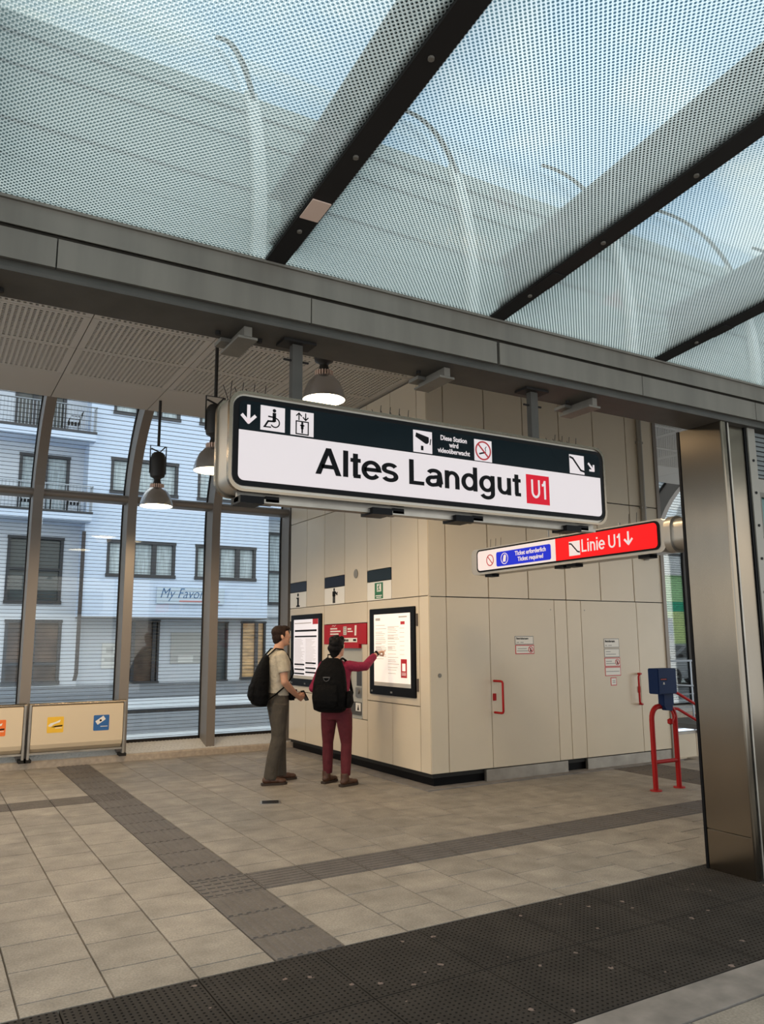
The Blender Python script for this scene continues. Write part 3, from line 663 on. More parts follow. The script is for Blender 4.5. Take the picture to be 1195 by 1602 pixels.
mb.disc(c+.008, z+.068, .009, .001, .002); mb.stroke([(c+.008, z+.052), (c+.008, z+.018)], .018, .001, .002); mb.stroke([(c-.022, z+.036), (c+.008, z+.034)], .007, .001, .002); mb.stroke([(c+.008, z+.014), (c-.024, z+.012), (c-.040, z-.014)], .009, .001, .002); mb.ring(c+.012, z+.008, .020, .026, .001, .002, a0=-2.6, a1=1.5); mb.stroke([(c-.046, z-.018), (c-.01, z-.017)], .006, .001, .002)
mk('wheelchair_symbol', mb, 'print_black', p)
p = square(1.503, 1.628, 2.562, 2.686); mb = MB(MS); c = 1.5655
mb.stroke([(c-.033, 2.569), (c-.033, 2.634), (c+.033, 2.634), (c+.033, 2.569), (c-.033, 2.569)], .006, .001, .002); mb.disc(c, 2.626, .006, .001, .002); mb.stroke([(c, 2.616), (c, 2.600)], .014, .001, .002); mb.stroke([(c, 2.6), (c, 2.577)], .008, .001, .002); mb.stroke([(c-.010, 2.614), (c+.010, 2.614)], .006, .001, .002)
down(mb, c-.018, 2.659, .036, .006, PI, .001, .002); down(mb, c+.018, 2.659, .036, .006, 0, .001, .002); mk('lift_symbol', mb, 'print_black', p)
p = square(2.222, 2.344, 2.560, 2.682); mb = MB(MS); mb.prism([(2.235, 2.645), (2.240, 2.668), (2.322, 2.650), (2.322, 2.622), (2.312, 2.612), (2.300, 2.612)], .001, .002); mb.stroke([(2.335, 2.64), (2.33, 2.61)], .006, .001, .002); mb.box(2.270, 2.286, 2.573, 2.598, .001, .002); mk('camera_symbol', mb, 'print_black', p)
for s_, z in (('Diese Station', 2.648), ('wird', 2.612), ('videoüberwacht', 2.576)): text('notice_text', s_, .039, MS, 2.49, z, 'sign_white', band, w=0, align='CENTER', bold=.0006, sx=.86)
p = square(2.632, 2.756, 2.558, 2.682); mb = MB(MS); mb.ring(2.694, 2.620, .047, .056, .001, .0022); mb.stroke([(2.659, 2.655), (2.729, 2.585)], .009, .001, .0026); mk('prohibition_ring', mb, 'print_red', p)
mb = MB(MS); mb.stroke([(2.668, 2.600), (2.71, 2.612)], .009, .001, .002); mb.stroke([(2.712, 2.62), (2.708, 2.634), (2.716, 2.645)], .004, .001, .002); mk('cigarette_symbol', mb, 'print_black', p)
p = square(3.357, 3.478, 2.560, 2.678); mb = MB(MS); mb.stroke([(3.362, 2.662), (3.385, 2.655), (3.448, 2.585), (3.475, 2.580)], .012, .001, .002); mk('escalator_symbol', mb, 'print_black', p)
mb = MB(MS); down(mb, 3.538, 2.614, .062, .013, PI/4); mk('arrow', mb, 'sign_white', band)
for X in (1.575, 3.17):
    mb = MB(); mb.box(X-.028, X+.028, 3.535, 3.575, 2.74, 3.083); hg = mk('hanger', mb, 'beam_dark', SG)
    mb = MB(); mb.box(X-.09, X+.09, 3.50, 3.61, 3.068, 3.082); mb.tube([(X-.07, 3.555, 2.985), (X+.07, 3.555, 2.985)], .006, 6); mk('bolt', mb, 'dark_metal', hg)
for X in (1.24, 1.30, 1.36, 1.42, 2.10, 2.16, 2.22, 2.28, 3.38, 3.44, 3.50, 3.56):
    mb = MB(); mb.tube([(X, 3.60, 2.74), (X+.01, 3.60, 2.84)], .002, 5); mb.tube([(X, 3.62, 2.74), (X-.015, 3.66, 2.83)], .002, 5); mk('bird_spike', mb, 'dark_metal', SG)
mb = MB(); mb.box(1.26, 3.60, 3.50, 3.56, 2.215, 2.235); mb.box(1.26, 3.60, 3.52, 3.54, 2.235, 2.262); mk('lower_rail', mb, 'steel_dull', SG)
for X in (1.33, 2.05, 2.58, 3.40):
    mb = MB(); mb.box(X-.07, X+.05, 3.47, 3.60, 2.205, 2.240); mb.box(X+.07, X+.14, 3.50, 3.62, 2.222, 2.25); mk('clip', mb, 'black', SG)

# ================================================================== LINE SIGN
M2 = frame((4.80, 0, 0), (0, -1, 0), (0, 0, 1))
LS = thing('direction_sign', 'slim illuminated red, blue and white sign reaching out from the steel column', 'sign', (4.86, 5.1, 2.2))
mb = MB(M2); mb.prism(rrect(-6.40, -3.97, 2.205, 2.465, .06), -.17, -.01); mk('housing', mb, 'housing', LS, smooth=True)
mb = MB(); mb.M = frame((4.89, 3.97, 2.335), (1, 0, 0), (0, 0, 1)); mb.prism(rrect(-.10, .10, -.14, .14, .09, 8), -.0, .06); mb.prism(rrect(-.085, .085, -.12, .12, .08, 8), .06, .2); mk('arm', mb, 'housing', LS, smooth=True)
mb = MB(M2); mb.prism(rrect(-6.305, -4.02, 2.228, 2.452, .045), -.012, -.003); mk('frame', mb, 'sign_black', LS)
wl = [(u, v) for u, v in rrect(-6.285, -5.0, 2.243, 2.437, .035) ]; wl = [(min(u, -5.155), v) for u, v in wl]
mb = MB(M2); mb.prism(wl, -.003, 0); wp = mk('white_field', mb, 'sign_white', LS)
rl = [(max(u, -5.155), v) for u, v in rrect(-5.4, -4.04, 2.243, 2.437, .035)]
mb = MB(M2); mb.prism(rl, -.003, 0); rp = mk('red_field', mb, 'sign_red2', LS)
mb = MB(M2); mb.ring(-6.085, 2.335, .048, .057, 0, .002); mb.stroke([(-6.12, 2.37), (-6.05, 2.30)], .009, 0, .002); mk('prohibition_ring', mb, 'print_red', wp)
mb = MB(M2); mb.prism(rrect(-5.985, -5.215, 2.262, 2.402, .02), 0, .002); bp = mk('blue_field', mb, 'sign_blue', LS)
mb = MB(M2); mb.ring(-5.86, 2.332, .048, .055, .002, .004); mb.prism([(-5.885, 2.30), (-5.845, 2.30), (-5.835, 2.355), (-5.85, 2.372), (-5.872, 2.36)], .002, .004); mk('ticket_symbol', mb, 'sign_white', bp)
text('lettering', 'Ticket erforderlich', .057, M2, -5.49, 2.345, 'sign_white', bp, w=.002, align='CENTER', bold=.0012, sx=.98)
text('lettering', 'Ticket required', .057, M2, -5.49, 2.288, 'sign_white', bp, w=.002, align='CENTER', bold=.0012, sx=.98)
mb = MB(M2); mb.box(-4.985, -4.855, 2.268, 2.392, 0, .002); ep = mk('pictogram', mb, 'sign_white', rp)
mb = MB(M2); mb.stroke([(-4.98, 2.375), (-4.955, 2.37), (-4.885, 2.30), (-4.86, 2.293)], .012, .002, .003); mk('escalator_symbol', mb, 'print_black', rp)
letters('letter', 'Linie U1', .108, M2, -4.842, 2.288, .452, 'sign_white', rp, 0, .002)
mb = MB(M2); down(mb, -4.322, 2.348, .10, .017, 0, 0, .002); mk('arrow', mb, 'sign_white', rp)
for u in (-6.15, -5.15, -5.0, -4.2): mb = MB(M2); mb.box(u-.06, u+.05, 2.178, 2.206, -.12, -.03); mk('clip', mb, 'black', LS)
for u in (-6.2, -6.12, -6.04, -5.2, -5.12, -4.4, -4.32): mb = MB(M2); mb.tube([(u, 2.46, -.1), (u+.01, 2.56, -.1)], .002, 5); mk('bird_spike', mb, 'dark_metal', LS)
mb = MB(); mb.tube([(4.90, 5.35, 2.46), (4.90, 5.35, 2.62)], .012, 8); mb.tube([(4.90, 4.5, 2.46), (4.90, 4.5, 2.5)], .012, 8); mk('stub', mb, 'steel_dull', LS)

# ================================================================== PENDANT LAMPS
def lamp(x, y, z, label, group='pendant lamps of the hall', power=185, ztop=ZC+.005):
    T = thing('pendant_lamp', label, 'lamp', (x, y, z), group); c = (x, y, z)
    mb = MB(); prof = [(.205, 0), (.203, .02), (.185, .09), (.150, .17), (.10, .225), (.07, .245), (.065, .247), (.096, .222), (.146, .166), (.181, .088), (.199, .02), (.199, 0), (.205, 0)]
    mb.lathe(prof, c, 36); mk('shade', mb, 'lamp_shell', T, smooth=True)
    mb = MB(); mb.lathe([(.001, .004), (.08, .004), (.197, .014), (.197, .02), (.001, .02)], c, 32); mk('diffuser', mb, 'lit_lamp', T, smooth=True)
    mb = MB()
    for k in range(20):
        th = 2*PI*k/20; mb.M = Matrix.Translation((x+.075*math.cos(th), y+.075*math.sin(th), z+.25)) @ Matrix.Rotation(th, 4, 'Z'); mb.box(-.012, .012, -.006, .006, -.02, .03)
    tag(mk('cooling_fin', mb, 'lamp_ring', T), kind='stuff')
    mb = MB(); mb.lathe([(.075, .245), (.05, .30), (.04, .34), (.05, .36), (.088, .38), (.095, .42), (.095, .60), (.085, .66), (.06, .69), (.001, .69)], c, 20); mk('gear_housing', mb, 'lamp_gear', T, smooth=True)
    mb = MB(); mb.tube([(x-.10, y, z+.42), (x-.10, y, z+.78), (x+.10, y, z+.78), (x+.10, y, z+.42)], .008, 6); mb.tube([(x-.09, y, z+.74), (x+.02, y, z+.70), (x+.09, y, z+.78)], .010, 6); mk('yoke', mb, 'lamp_gear', T)
    if ztop-z > .8: mb = MB(); mb.tube([(x, y, z+.78), (x, y, ztop)], .018, 10); mk('rod', mb, 'lamp_gear', T, smooth=True)
    li = bpy.data.lights.new('lamp_light', 'SPOT'); li.energy = power; li.color = (1, .74, .45); li.spot_size = math.radians(168); li.spot_blend = .5; li.shadow_soft_size = .14
    lo = bpy.data.objects.new('lamp_light', li); COL.objects.link(lo); lo.parent = T; lo.location = (0, 0, .03); return T
lamp(2.45, 9.80, 3.25, 'bell-shaped metal pendant lamp nearest the window wall, lowest and leftmost in view')
lamp(2.45, 7.55, 3.27, 'bell-shaped pendant lamp half hidden behind the left end of the station sign')
lamp(3.12, 6.39, 3.80, 'large bell-shaped pendant lamp just above the station name board')
for x, y, z, l_ in ((-.9, 9.8, 3.4, 'pendant lamp left of the frame beside the window wall'), (-.9, 7.2, 3.4, 'pendant lamp left of the frame in mid hall'), (-.9, 4.8, 3.4, 'pendant lamp left of the frame near the beam'),
              (4.0, 4.9, 3.82, 'added fill lamp, unseen above the middle of the roof beam'), (6.6, 4.9, 3.85, 'added fill lamp, unseen above the beam in front of the doors')):  # the pair above the beam is added out of sight to brighten the right side
    lamp(x, y, z, l_, 'pendant lamps outside the view', 190 if x < 0 else 80)
# lamps of the entrance canopy behind the camera


# ================================================================== INFORMATION DISPLAYS, TICKET MACHINE, HEADER
def display(yc, ybase, label, cool):
    hw = .515; T = thing('information_display', label, 'display', (4.81, yc, .93)); u = -yc
    mb = MB(ML); mb.prism(rrect(u-hw, u+hw, .925, 1.945, .012), 0, .022); fr = mk('frame', mb, 'black', T, bevel=.003)
    mb = MB(ML); mb.box(u-.40, u+.425, 1.03, 1.875, .022, .024); ps = mk('poster', mb, 'poster_cool' if cool else 'poster', T)
    mb = MB(ML); mb.disc(u-.45, .965, .012, .022, .03, 10); mb.box(u-.02, u+.02, .955, .975, .022, .026); mk('lock', mb, 'steel_dull', fr)
    W0, W1 = .024, .0252; rnd = random.Random(3 if cool else 5)
    ink = MB(ML); dark = MB(ML); red = MB(ML)
    if cool:
        ink.box(u-.37, u+.2, 1.815, 1.828, W0, W1); red.box(u+.25, u+.425, 1.80, 1.875, W0, W1)
        dark.box(u-.36, u+.38, 1.70, 1.727, W0, W1); dark.box(u-.36, u+.38, 1.62, 1.642, W0, W1)
        for cx in (-.36, .02):
            for i in range(20): 
                z = 1.59-.018*i; ink.box(u+cx, u+cx+rnd.uniform(.2, .35), z, z+.004, W0, W1)
            for i, z in enumerate((1.22, 1.15, 1.09)):
                dz = .025 if cx > 0 else 0; dark.box(u+cx, u+cx+.34, z+dz, z+dz+.022, W0, W1)
                ink.box(u+cx, u+cx+.3, z+dz-.02, z+dz-.016, W0, W1)
    else:
        ink.box(u-.36, u-.25, 1.80, 1.83, W0, W1); red.box(u+.22, u+.31, 1.745, 1.78, W0, W1); ink.box(u+.18, u+.36, 1.825, 1.84, W0, W1)
        for j, cx in enumerate((-.36, -.07)):
            z = 1.74-.02*j
            while z > (1.33 if j == 0 else 1.17):
                L = rnd.uniform(.16, .26); ink.box(u+cx, u+cx+L, z, z+.005, W0, W1)
                if rnd.random() < .3: ink.box(u+cx, u+cx+L*.6, z-.012, z-.006, W0, W1)
                z -= rnd.choice((.02, .028, .04))
        for i in range(7): ink.box(u+.2, u+.3, 1.70-.05*i, 1.704-.05*i, W0, W1)
        red.box(u+.22, u+.35, 1.14, 1.35, W0, W1)
    mk('printed_lines', ink, 'poster_ink', ps); r_ = mk('red_block', red, 'print_red', ps)
    if cool: mk('printed_bars', dark, 'print_black', ps)
    else:
        mb = MB(ML); mb.box(u+.25, u+.32, 1.215, 1.30, W1, W1+.001)
        for i in range(4): mb.box(u+.24, u+.33, 1.165+.01*i, 1.168+.01*i, W1, W1+.001)
        mk('white_block', mb, 'poster', ps)
    mb = MB(ML); mb.box(u-.40, u+.425, 1.03, 1.075, W0, W0+.001); mk('footer', mb, 'print_pale', ps)
display(8.00, .93, 'lit black-framed timetable display nearest the corner, which the person in magenta points at', False)
display(10.40, .93, 'lit black-framed display with dark table rows at the far end of the cream block', True)
TM = thing('ticket_machine', 'recessed ticket machine under a red header, behind the person in magenta', 'machine', (4.86, 9.17, .60))
mb = MB(ML); mb.box(-9.60, -8.74, .60, 1.47, -.0365, -.030); mb.box(-9.60, -9.585, .60, 1.52, -.1, 0); mb.box(-8.755, -8.74, .60, 1.52, -.1, 0); mb.box(-9.60, -8.74, .60, .615, -.1, 0); bd = mk('body', mb, 'machine_grey', TM)
mb = MB(ML); mb.box(-9.815, -8.62, 1.52, 1.78, -.03, .008); hd = mk('header', mb, 'machine_red', TM, bevel=.002)
mb = MB(ML); mb.prism([(0, 0)]*0 or [(-9.60, 1.47), (-8.80, 1.47), (-8.80, 1.53), (-9.60, 1.53)], -.06, .02); mk('visor', mb, 'machine_red', TM)
mb = MB(ML); mb.box(-9.45, -8.86, 1.545, 1.60, .008, .012); wh = mk('white_strip', mb, 'white_print', hd)
text('lettering', 'Tickets', .05, ML, -9.16, 1.557, 'print_black', wh, w=.012, align='CENTER', bold=.001)
mb = MB(ML); mb.disc(-8.94, 1.572, .022, .012, .014, rv=.014); mb.disc(-8.90, 1.572, .022, .012, .014, rv=.014); mk('logo', mb, 'print_black', wh)
mb = MB(ML)
for i, L in enumerate((.20, .30, .24)): mb.box(-9.62, -9.62+L, 1.715-.035*i, 1.733-.035*i, .008, .010)
mb.box(-9.12, -9.02, 1.705, 1.725, .008, .010); mb.box(-9.12, -8.98, 1.675, 1.69, .008, .010); mb.prism([(-8.93, 1.63), (-8.885, 1.63), (-8.875, 1.76), (-8.92, 1.76)], .008, .010); mb.stroke([(-9.57, 1.755), (-9.54, 1.77), (-9.50, 1.755), (-9.46, 1.77)], .006, .008, .01)
mk('header_print', mb, 'white_print', hd)
mb = MB(ML); mb.box(-9.24, -9.15, 1.64, 1.75, .008, .010); 
mk('ticket_symbol', mb, 'print_pale', hd)
mb = MB(ML)
for i in range(4): mb.box(-9.225, -9.165, 1.655+.025*i, 1.665+.025*i, .010, .011)
mk('ticket_lines', mb, 'print_grey', hd)
mb = MB(ML); mb.box(-9.52, -9.08, .98, 1.26, -.030, -.018); sc = mk('touch_screen', mb, 'machine_grey', TM, bevel=.004)
mb = MB(ML); mb.box(-9.49, -9.11, 1.01, 1.23, -.018, -.016); mk('screen_glass', mb, 'win_dark', sc)
mb = MB(ML); mb.box(-8.93, -8.77, 1.0, 1.24, -.030, -.022); mk('card_slot', mb, 'win_frame', TM)
mb = MB(ML); mb.box(-8.95, -8.78, .86, .98, -.03, -.01); mb.disc(-8.86, .93, .03, -.01, .005); mk('coin_unit', mb, 'steel_dull', TM, bevel=.004)
mb = MB(ML); mb.box(-9.45, -8.78, .64, .80, -.03, -.01); tr_ = mk('tray_cover', mb, 'steel', TM, bevel=.006)
mb = MB(ML); mb.box(-8.93, -8.80, .69, .79, -.01, -.008); st = mk('sticker', mb, 'white_print', tr_)
mb = MB(ML); mb.disc(-8.865, .755, .010, -.008, -.007); mb.prism([(-8.89, .70), (-8.84, .70), (-8.855, .745), (-8.875, .745)], -.008, -.007); mk('sticker_print', mb, 'print_black', tr_)

# ================================================================== NOTICES on the doors
def notice(u0, u1, v0, v1, label, lines, border='print_red', word=None, ring=False):
    T = thing('door_notice', label, 'notice', ((u0+u1)/2, 7.218, v0))
    mb = MB(MF); mb.box(u0, u1, v0, v1, 0, .003); mk('border', mb, border, T)
    mb = MB(MF); e = .009; mb.box(u0+e, u1-e, v0+e, v1-e, .003, .004); c = mk('card', mb, 'white_print', T)
    h = (v1-v0)
    if word: text('lettering', word, h*.34, MF, u0+.02, v1-h*.40, 'print_black', c, w=.004, bold=.0006, sx=(u1-u0)*.78/(h*.34*len(word)*.55))
    mb = MB(MF)
    for a, b, z in lines: mb.box(u0+a*(u1-u0), u0+b*(u1-u0), v0+z*h-.004, v0+z*h+.004, .004, .005)
    if lines: mk('printed_line', mb, 'print_grey', c)
    if ring:
        mb = MB(MF); mb.ring(u1-.055, (v0+v1)/2, .030, .038, .004, .006); mb.stroke([(u1-.08, (v0+v1)/2+.025), (u1-.03, (v0+v1)/2-.025)], .007, .004, .006); rr = mk('prohibition_ring', mb, 'print_red', c)
        mb = MB(MF); mb.disc(u1-.055, (v0+v1)/2+.012, .007, .004, .005, 10); mb.box(u1-.064, u1-.046, (v0+v1)/2-.025, (v0+v1)/2+.005, .004, .005); mk('figure', mb, 'print_black', rr)
notice(6.025, 6.31, 1.505, 1.605, 'upper white notice on the left-hand door', [(.08, .22, .25), (.28, .45, .25)], 'print_grey', 'Betriebsraum')
notice(6.03, 6.315, 1.395, 1.500, 'lower red-bordered notice with a prohibition ring on the left-hand door', [(.12, .6, .6), (.08, .68, .35)], ring=True)
notice(7.465, 7.735, 1.455, 1.57, 'topmost of the stacked notices on the right-hand door', [(.08, .2, .25), (.28, .5, .25)], 'print_grey', 'Betriebsraum')
notice(7.465, 7.735, 1.335, 1.445, 'plain grey-edged notice, second from the top on the right-hand door', [(.1, .4, .65), (.1, .75, .35)], 'print_grey')
notice(7.465, 7.740, 1.220, 1.330, 'red-bordered notice with a prohibition ring, third down on the right-hand door', [(.08, .45, .6), (.08, .65, .35)], ring=True)
notice(7.465, 7.740, 1.105, 1.215, 'plain red-bordered notice, fourth down on the right-hand door', [(.06, .9, .5)])
notice(7.555, 7.655, .985, 1.085, 'small square red-bordered notice at the bottom of the stack on the right-hand door', [(.25, .75, .6), (.25, .75, .4)])

# ================================================================== LEANING PANELS at the window
def rail_panel(x0, x1, label, stickers):
    T = thing('leaning_panel', label, 'panel', ((x0+x1)/2, 10.95, .10))
    mb = MB(); yb = 10.93; prof = [(yb, .77), (yb, .30), (yb+.02, .25), (yb+.09, .20), (yb+.105, .20), (yb+.105, .77)]
    mb.prism(prof, x0+.035, x1-.035, 'x'); sh = mk('sheet', mb, 'cream_flat', T, bevel=.004)
    mb = MB(); mb.tube([(x0, yb+.04, .785), (x1, yb+.04, .785)], .026, 12); mk('top_rail', mb, 'steel', T, smooth=True)
    mb = MB(); mb.box(x0+.02, x1-.02, yb+.03, yb+.10, .175, .20); mk('bottom_rail', mb, 'steel_dull', T, bevel=.004)
    for X in (x0+.015, x1-.015):
        mb = MB(); mb.box(X-.014, X+.014, yb+.005, yb+.10, .125, .79); lg = mk('post', mb, 'steel_dull', T, bevel=.003)
        mb = MB(); mb.box(X-.045, X+.045, yb+.01, yb+.16, .085, .125); mk('foot', mb, 'dark_metal', lg, bevel=.004)
    MPn = frame((0, yb, 0), (1, 0, 0), (0, 0, 1))
    for u, v, col, kind in stickers:
        mb = MB(MPn); mb.prism(rrect(u-.098, u+.098, v-.098, v+.098, .012), 0, .002); s = mk('sticker', mb, col, sh)
        s['label'] = {'orange': 'orange square sticker', 'yellow': 'yellow square sticker', 'blue': 'dark blue square sticker'}[col]
        mb = MB(MPn)
        if kind == 'ticket':
            R = Matrix.Translation((u-.01, v+.03, 0)) @ Matrix.Rotation(.6, 4, 'Z'); q = [tuple((R @ Vector((a, b, 0)))[:2]) for a, b in ((-.06, -.025), (.06, -.025), (.06, .03), (-.06, .03))]; mb.prism(q, .002, .003)
            mb.box(u-.01, u+.08, v-.05, v-.042, .002, .003); mk('ticket_symbol', mb, 'white_print', s)
            mb = MB(MPn); mb.disc(u-.01, v+.03, .014, .003, .004, 12); mk('ticket_dot', mb, 'print_black', s)
        else:
            mb.prism([(u-.085, v-.005), (u-.06, v+.02), (u+.0, v+.035), (u+.06, v+.06), (u+.05, v+.03), (u-.02, v+.005), (u-.05, v-.02), (u-.08, v-.02)], .002, .003); mk('hand_symbol', mb, 'white_print', s)
            mb = MB(MPn); mb.prism([(u-.05, v-.028), (u+.0, v-.012), (u+.085, v-.005), (u+.085, v-.022), (u+.0, v-.03)], .002, .0035); mk('mark', mb, 'print_black', s)
            mb = MB(MPn); mb.box(u+.0, u+.08, v-.045, v-.037, .002, .003); mk('caption_line', mb, 'white_print', s)
rail_panel(1.265, 2.45, 'cream leaning panel with a yellow and a blue sticker, in front of the window wall', [(1.58, .535, 'yellow', 'hand'), (2.14, .53, 'blue', 'ticket')])
rail_panel(.045, 1.235, 'cream leaning panel with an orange sticker, cut by the left edge of the photo', [(.91, .53, 'orange', 'hand'), (.35, .53, 'yellow', 'hand')])

# ================================================================== TICKET VALIDATOR on its red frame
TV = thing('ticket_validator', 'dark blue ticket validator on a red tubular frame beside the steel column', 'validator', (6.90, 5.89, 0))
mb = MB(); y = 5.89; zt = .86; r = .027
pts = [(6.735, y, .0), (6.735, y, .72)] + [(6.735+.11-.11*math.cos(a), y, .72+.13*math.sin(a)) for a in [PI/2*k/6 for k in range(1, 7)]] + [(7.095-.11+.11*math.sin(a), y, .72+.13*math.cos(a)) for a in [PI/2*k/6 for k in range(0, 7)]] + [(7.095, y, 0)]
mb.tube(pts, r, 12); mk('stand_frame', mb, 'red_paint', TV, smooth=True)
mb = MB(); mb.tube([(6.735, y, .285), (7.095, y, .285)], .02, 10); mk('crossbar', mb, 'red_paint', TV, smooth=True)
for X in (6.735, 7.095): mb = MB(); mb.lathe([(.001, .012), (.06, .012), (.062, 0)], (X, y, 0), 18); mk('foot_plate', mb, 'red_paint', TV)
mb = MB(); mb.box(6.735, 7.02, y-.12, y+.02, .985, 1.25); bx = mk('housing', mb, 'blue_paint', TV, bevel=.008)
mb = MB(); mb.box(6.86, 7.015, y-.07, y+.01, .86, .985); mb.prism([(6.86, .87), (6.90, .81), (7.0, .80), (7.015, .87)], y-.06, y+.0, 'y'); mk('neck', mb, 'blue_paint', TV, bevel=.005)
MV = frame((0, y-.12, 0), (1, 0, 0), (0, 0, 1))
mb = MB(MV); mb.box(6.765, 6.865, 1.125, 1.15, 0, .002); mk('slot', mb, 'black', bx)
mb = MB(MV); mb.box(6.77, 6.855, 1.135, 1.141, .002, .003); mk('slot_mark', mb, 'print_red', bx)
mb = MB(MV); mb.disc(6.815, 1.10, .008, 0, .003, 10); mb.prism([(6.80, 1.085), (6.83, 1.085), (6.815, 1.10)], 0, .003); mk('arrow', mb, 'white_print', bx)
mb = MB(); mb.tube([(7.0, y-.03, .82), (6.99, y-.08, .75), (6.94, y-.10, .71), (6.91, y-.10, .70)], .012, 8); mb.lathe([(.001, -.035), (.03, -.02), (.03, .02), (.001, .035)], (6.90, y-.10, .70), 12); mk('cable_gland', mb, 'red_paint', TV, smooth=True)

# ================================================================== STAIRWELL at the right
tag(mk('wall_right', MB().box(8.66, 12.5, 7.285, 7.36, -2.0, -.001), 'cream', base=(10, 7.33, -2)), kind='structure')
BL = thing('balustrade', 'low cream panelled balustrade with red handrails beside the stairs', 'balustrade', (10.0, 7.33, 0))
for a, b in ((8.665, 9.19), (9.20, 9.80), (9.81, 10.4), (10.41, 11.0), (11.01, 12.5)):
    mb = MB(); mb.box(a, b, 7.30, 7.36, -.0, .30); mk('panel', mb, 'cream', BL, bevel=.002)
mb = MB(); mb.box(8.665, 12.5, 7.295, 7.365, .30, .33); mk('cap_rail', mb, 'steel_dull', BL)
for dz, nm in ((0, 'handrail'), (-.21, 'handrail')):
    mb = MB(); mb.tube([(8.62, 7.30, .84+dz), (8.72, 7.26, .86+dz), (8.80, 7.25, .85+dz), (9.30, 7.25, .62+dz), (10.3, 7.25, .17+dz)], .020, 10); mk(nm, mb, 'red_paint', BL, smooth=True)
for dz in (0, -.21):
    for X, z in ((9.25, .56), (9.9, .27)):
        mb = MB(); mb.tube([(X, 7.25, z+dz+.06), (X, 7.25, z+dz-.02), (X, 7.33, z+dz-.03)], .010, 8); mb.lathe([(.001, -.03), (.025, -.02), (.025, .02), (.001, .03)], (X, 7.25, z+dz-.02), 10); mk('rail_bracket', mb, 'red_paint', BL, smooth=True)
ST = thing('staircase', 'stone steps going down beyond the cream block at the right', 'stairs', (10.5, 9.0, -2))
for k in range(12):
    mb = MB(); mb.box(8.75+.29*k, 8.75+.29*k+.33, 7.40, 10.9, -2.2, -.16*(k+1)); mk('step', mb, 'concrete', ST)
GR = thing('glass_guard', 'glass guard with grey rails behind the stairs', 'railing', (12, 10.6, 0))
mb = MB(); mb.tube([(8.8, 10.5, 1.14), (14.9, 10.5, 1.14)], .02, 8); mb.tube([(8.8, 10.5, .92), (14.9, 10.5, .55)], .018, 8); mk('top_rail', mb, 'rail', GR)
for X in (9.3, 10.6, 11.9, 13.2, 14.5): mb = MB(); mb.box(X-.015, X+.015, 10.49, 10.51, -.3, 1.14); mk('post', mb, 'rail', GR)
for z in (.25, .5): mb = MB(); mb.tube([(8.8, 10.5, z), (14.9, 10.5, z)], .008, 6); mk('wire', mb, 'rail', GR)

# ================================================================== STREET
SR = tag(mk('street', MB().box(-60, 90, 11.5, 70, -.30, -.06), 'asphalt', base=(10, 20, -.3)), kind='structure')
for y0, y1, z, m_ in ((11.6, 14.3, .0, 'light_paving'), (14.3, 18.8, -.04, 'asphalt'), (19.0, 23.4, -.02, 'light_paving'), (23.4, 40, .02, 'asphalt')):
    tag(mk('pavement', MB().box(-60, 90, y0, y1, -.1, z), m_, base=(10, y0, 0)), kind='structure')
tag(mk('kerb', MB().box(-60, 90, 18.8, 19.0, -.1, .04), 'win_frame', base=(10, 18.8, 0)), kind='structure')

# ================================================================== APARTMENT BUILDING across the street
AB = thing('apartment_building', 'white rendered apartment block with dark windows and balconies across the street', 'building', (6, 30, 0))
def wall_with_holes(x0, x1, z0, z1, y, t, holes, material, parent, name='wall'):
    """flat wall built as strips between the openings"""
    mb = MB(); zs = sorted({z0, z1, *[h[2] for h in holes], *[h[3] for h in holes]})
    for a, b in zip(zs[:-1], zs[1:]):
        x = x0
        for h in sorted([h for h in holes if h[2] < b-1e-6 and h[3] > a+1e-6]):
            if h[0] > x: mb.box(x, h[0], y, y+t, a, b)
            x = h[1]
        if x < x1: mb.box(x, x1, y, y+t, a, b)
    return mk(name, mb, material, parent)
main_h = [(a, b, z, z+1.40) for z in (3.98, 7.12, 10.2) for a, b in ((5.76, 8.32), (9.10, 11.62))]
wall_with_holes(4.95, 12.15, 2.53, 14.6, 30.0, .25, main_h, 'facade', AB)
mb = MB(); mb.box(4.95, 5.15, 30.25, 31.3, 2.53, 14.6); mb.box(11.95, 12.15, 30.25, 31.3, 2.53, 14.6); mk('return_wall', mb, 'facade', AB)
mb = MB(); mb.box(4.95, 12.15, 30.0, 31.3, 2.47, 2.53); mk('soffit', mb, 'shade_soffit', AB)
def window(x0, x1, z0, z1, y, split, parent, frame_w=.11, glass='curtain', hsplit=None):
    mb = MB(); f = frame_w; mb.box(x0-.02, x1+.02, y-.04, y+.2, z1-f, z1); mb.box(x0-.02, x1+.02, y-.08, y+.2, z0, z0+f+.02); mb.box(x0, x0+f, y-.03, y+.2, z0+f, z1-f); mb.box(x1-f, x1, y-.03, y+.2, z0+f, z1-f)
    for s_ in split: mb.box(s_-f*.8, s_+f*.8, y-.02, y+.2, z0+f, z1-f)
    if hsplit: mb.box(x0+f, x1-f, y-.02, y+.2, hsplit-.05, hsplit+.05)
    w_ = mk('window', mb, 'win_frame', parent)
    xs = [x0+f] + [q for s_ in split for q in (s_-f*.8, s_+f*.8)] + [x1-f]
    for a, b in zip(xs[::2], xs[1::2]):
        mb = MB(); mb.box(a, b, y+.12, y+.14, z0+f, z1-f); mk('pane', mb, glass, w_)
    return w_
for a, b, z0, z1 in main_h: window(a, b, z0, z1, 30.02, [a+.95, a+1.75], AB)
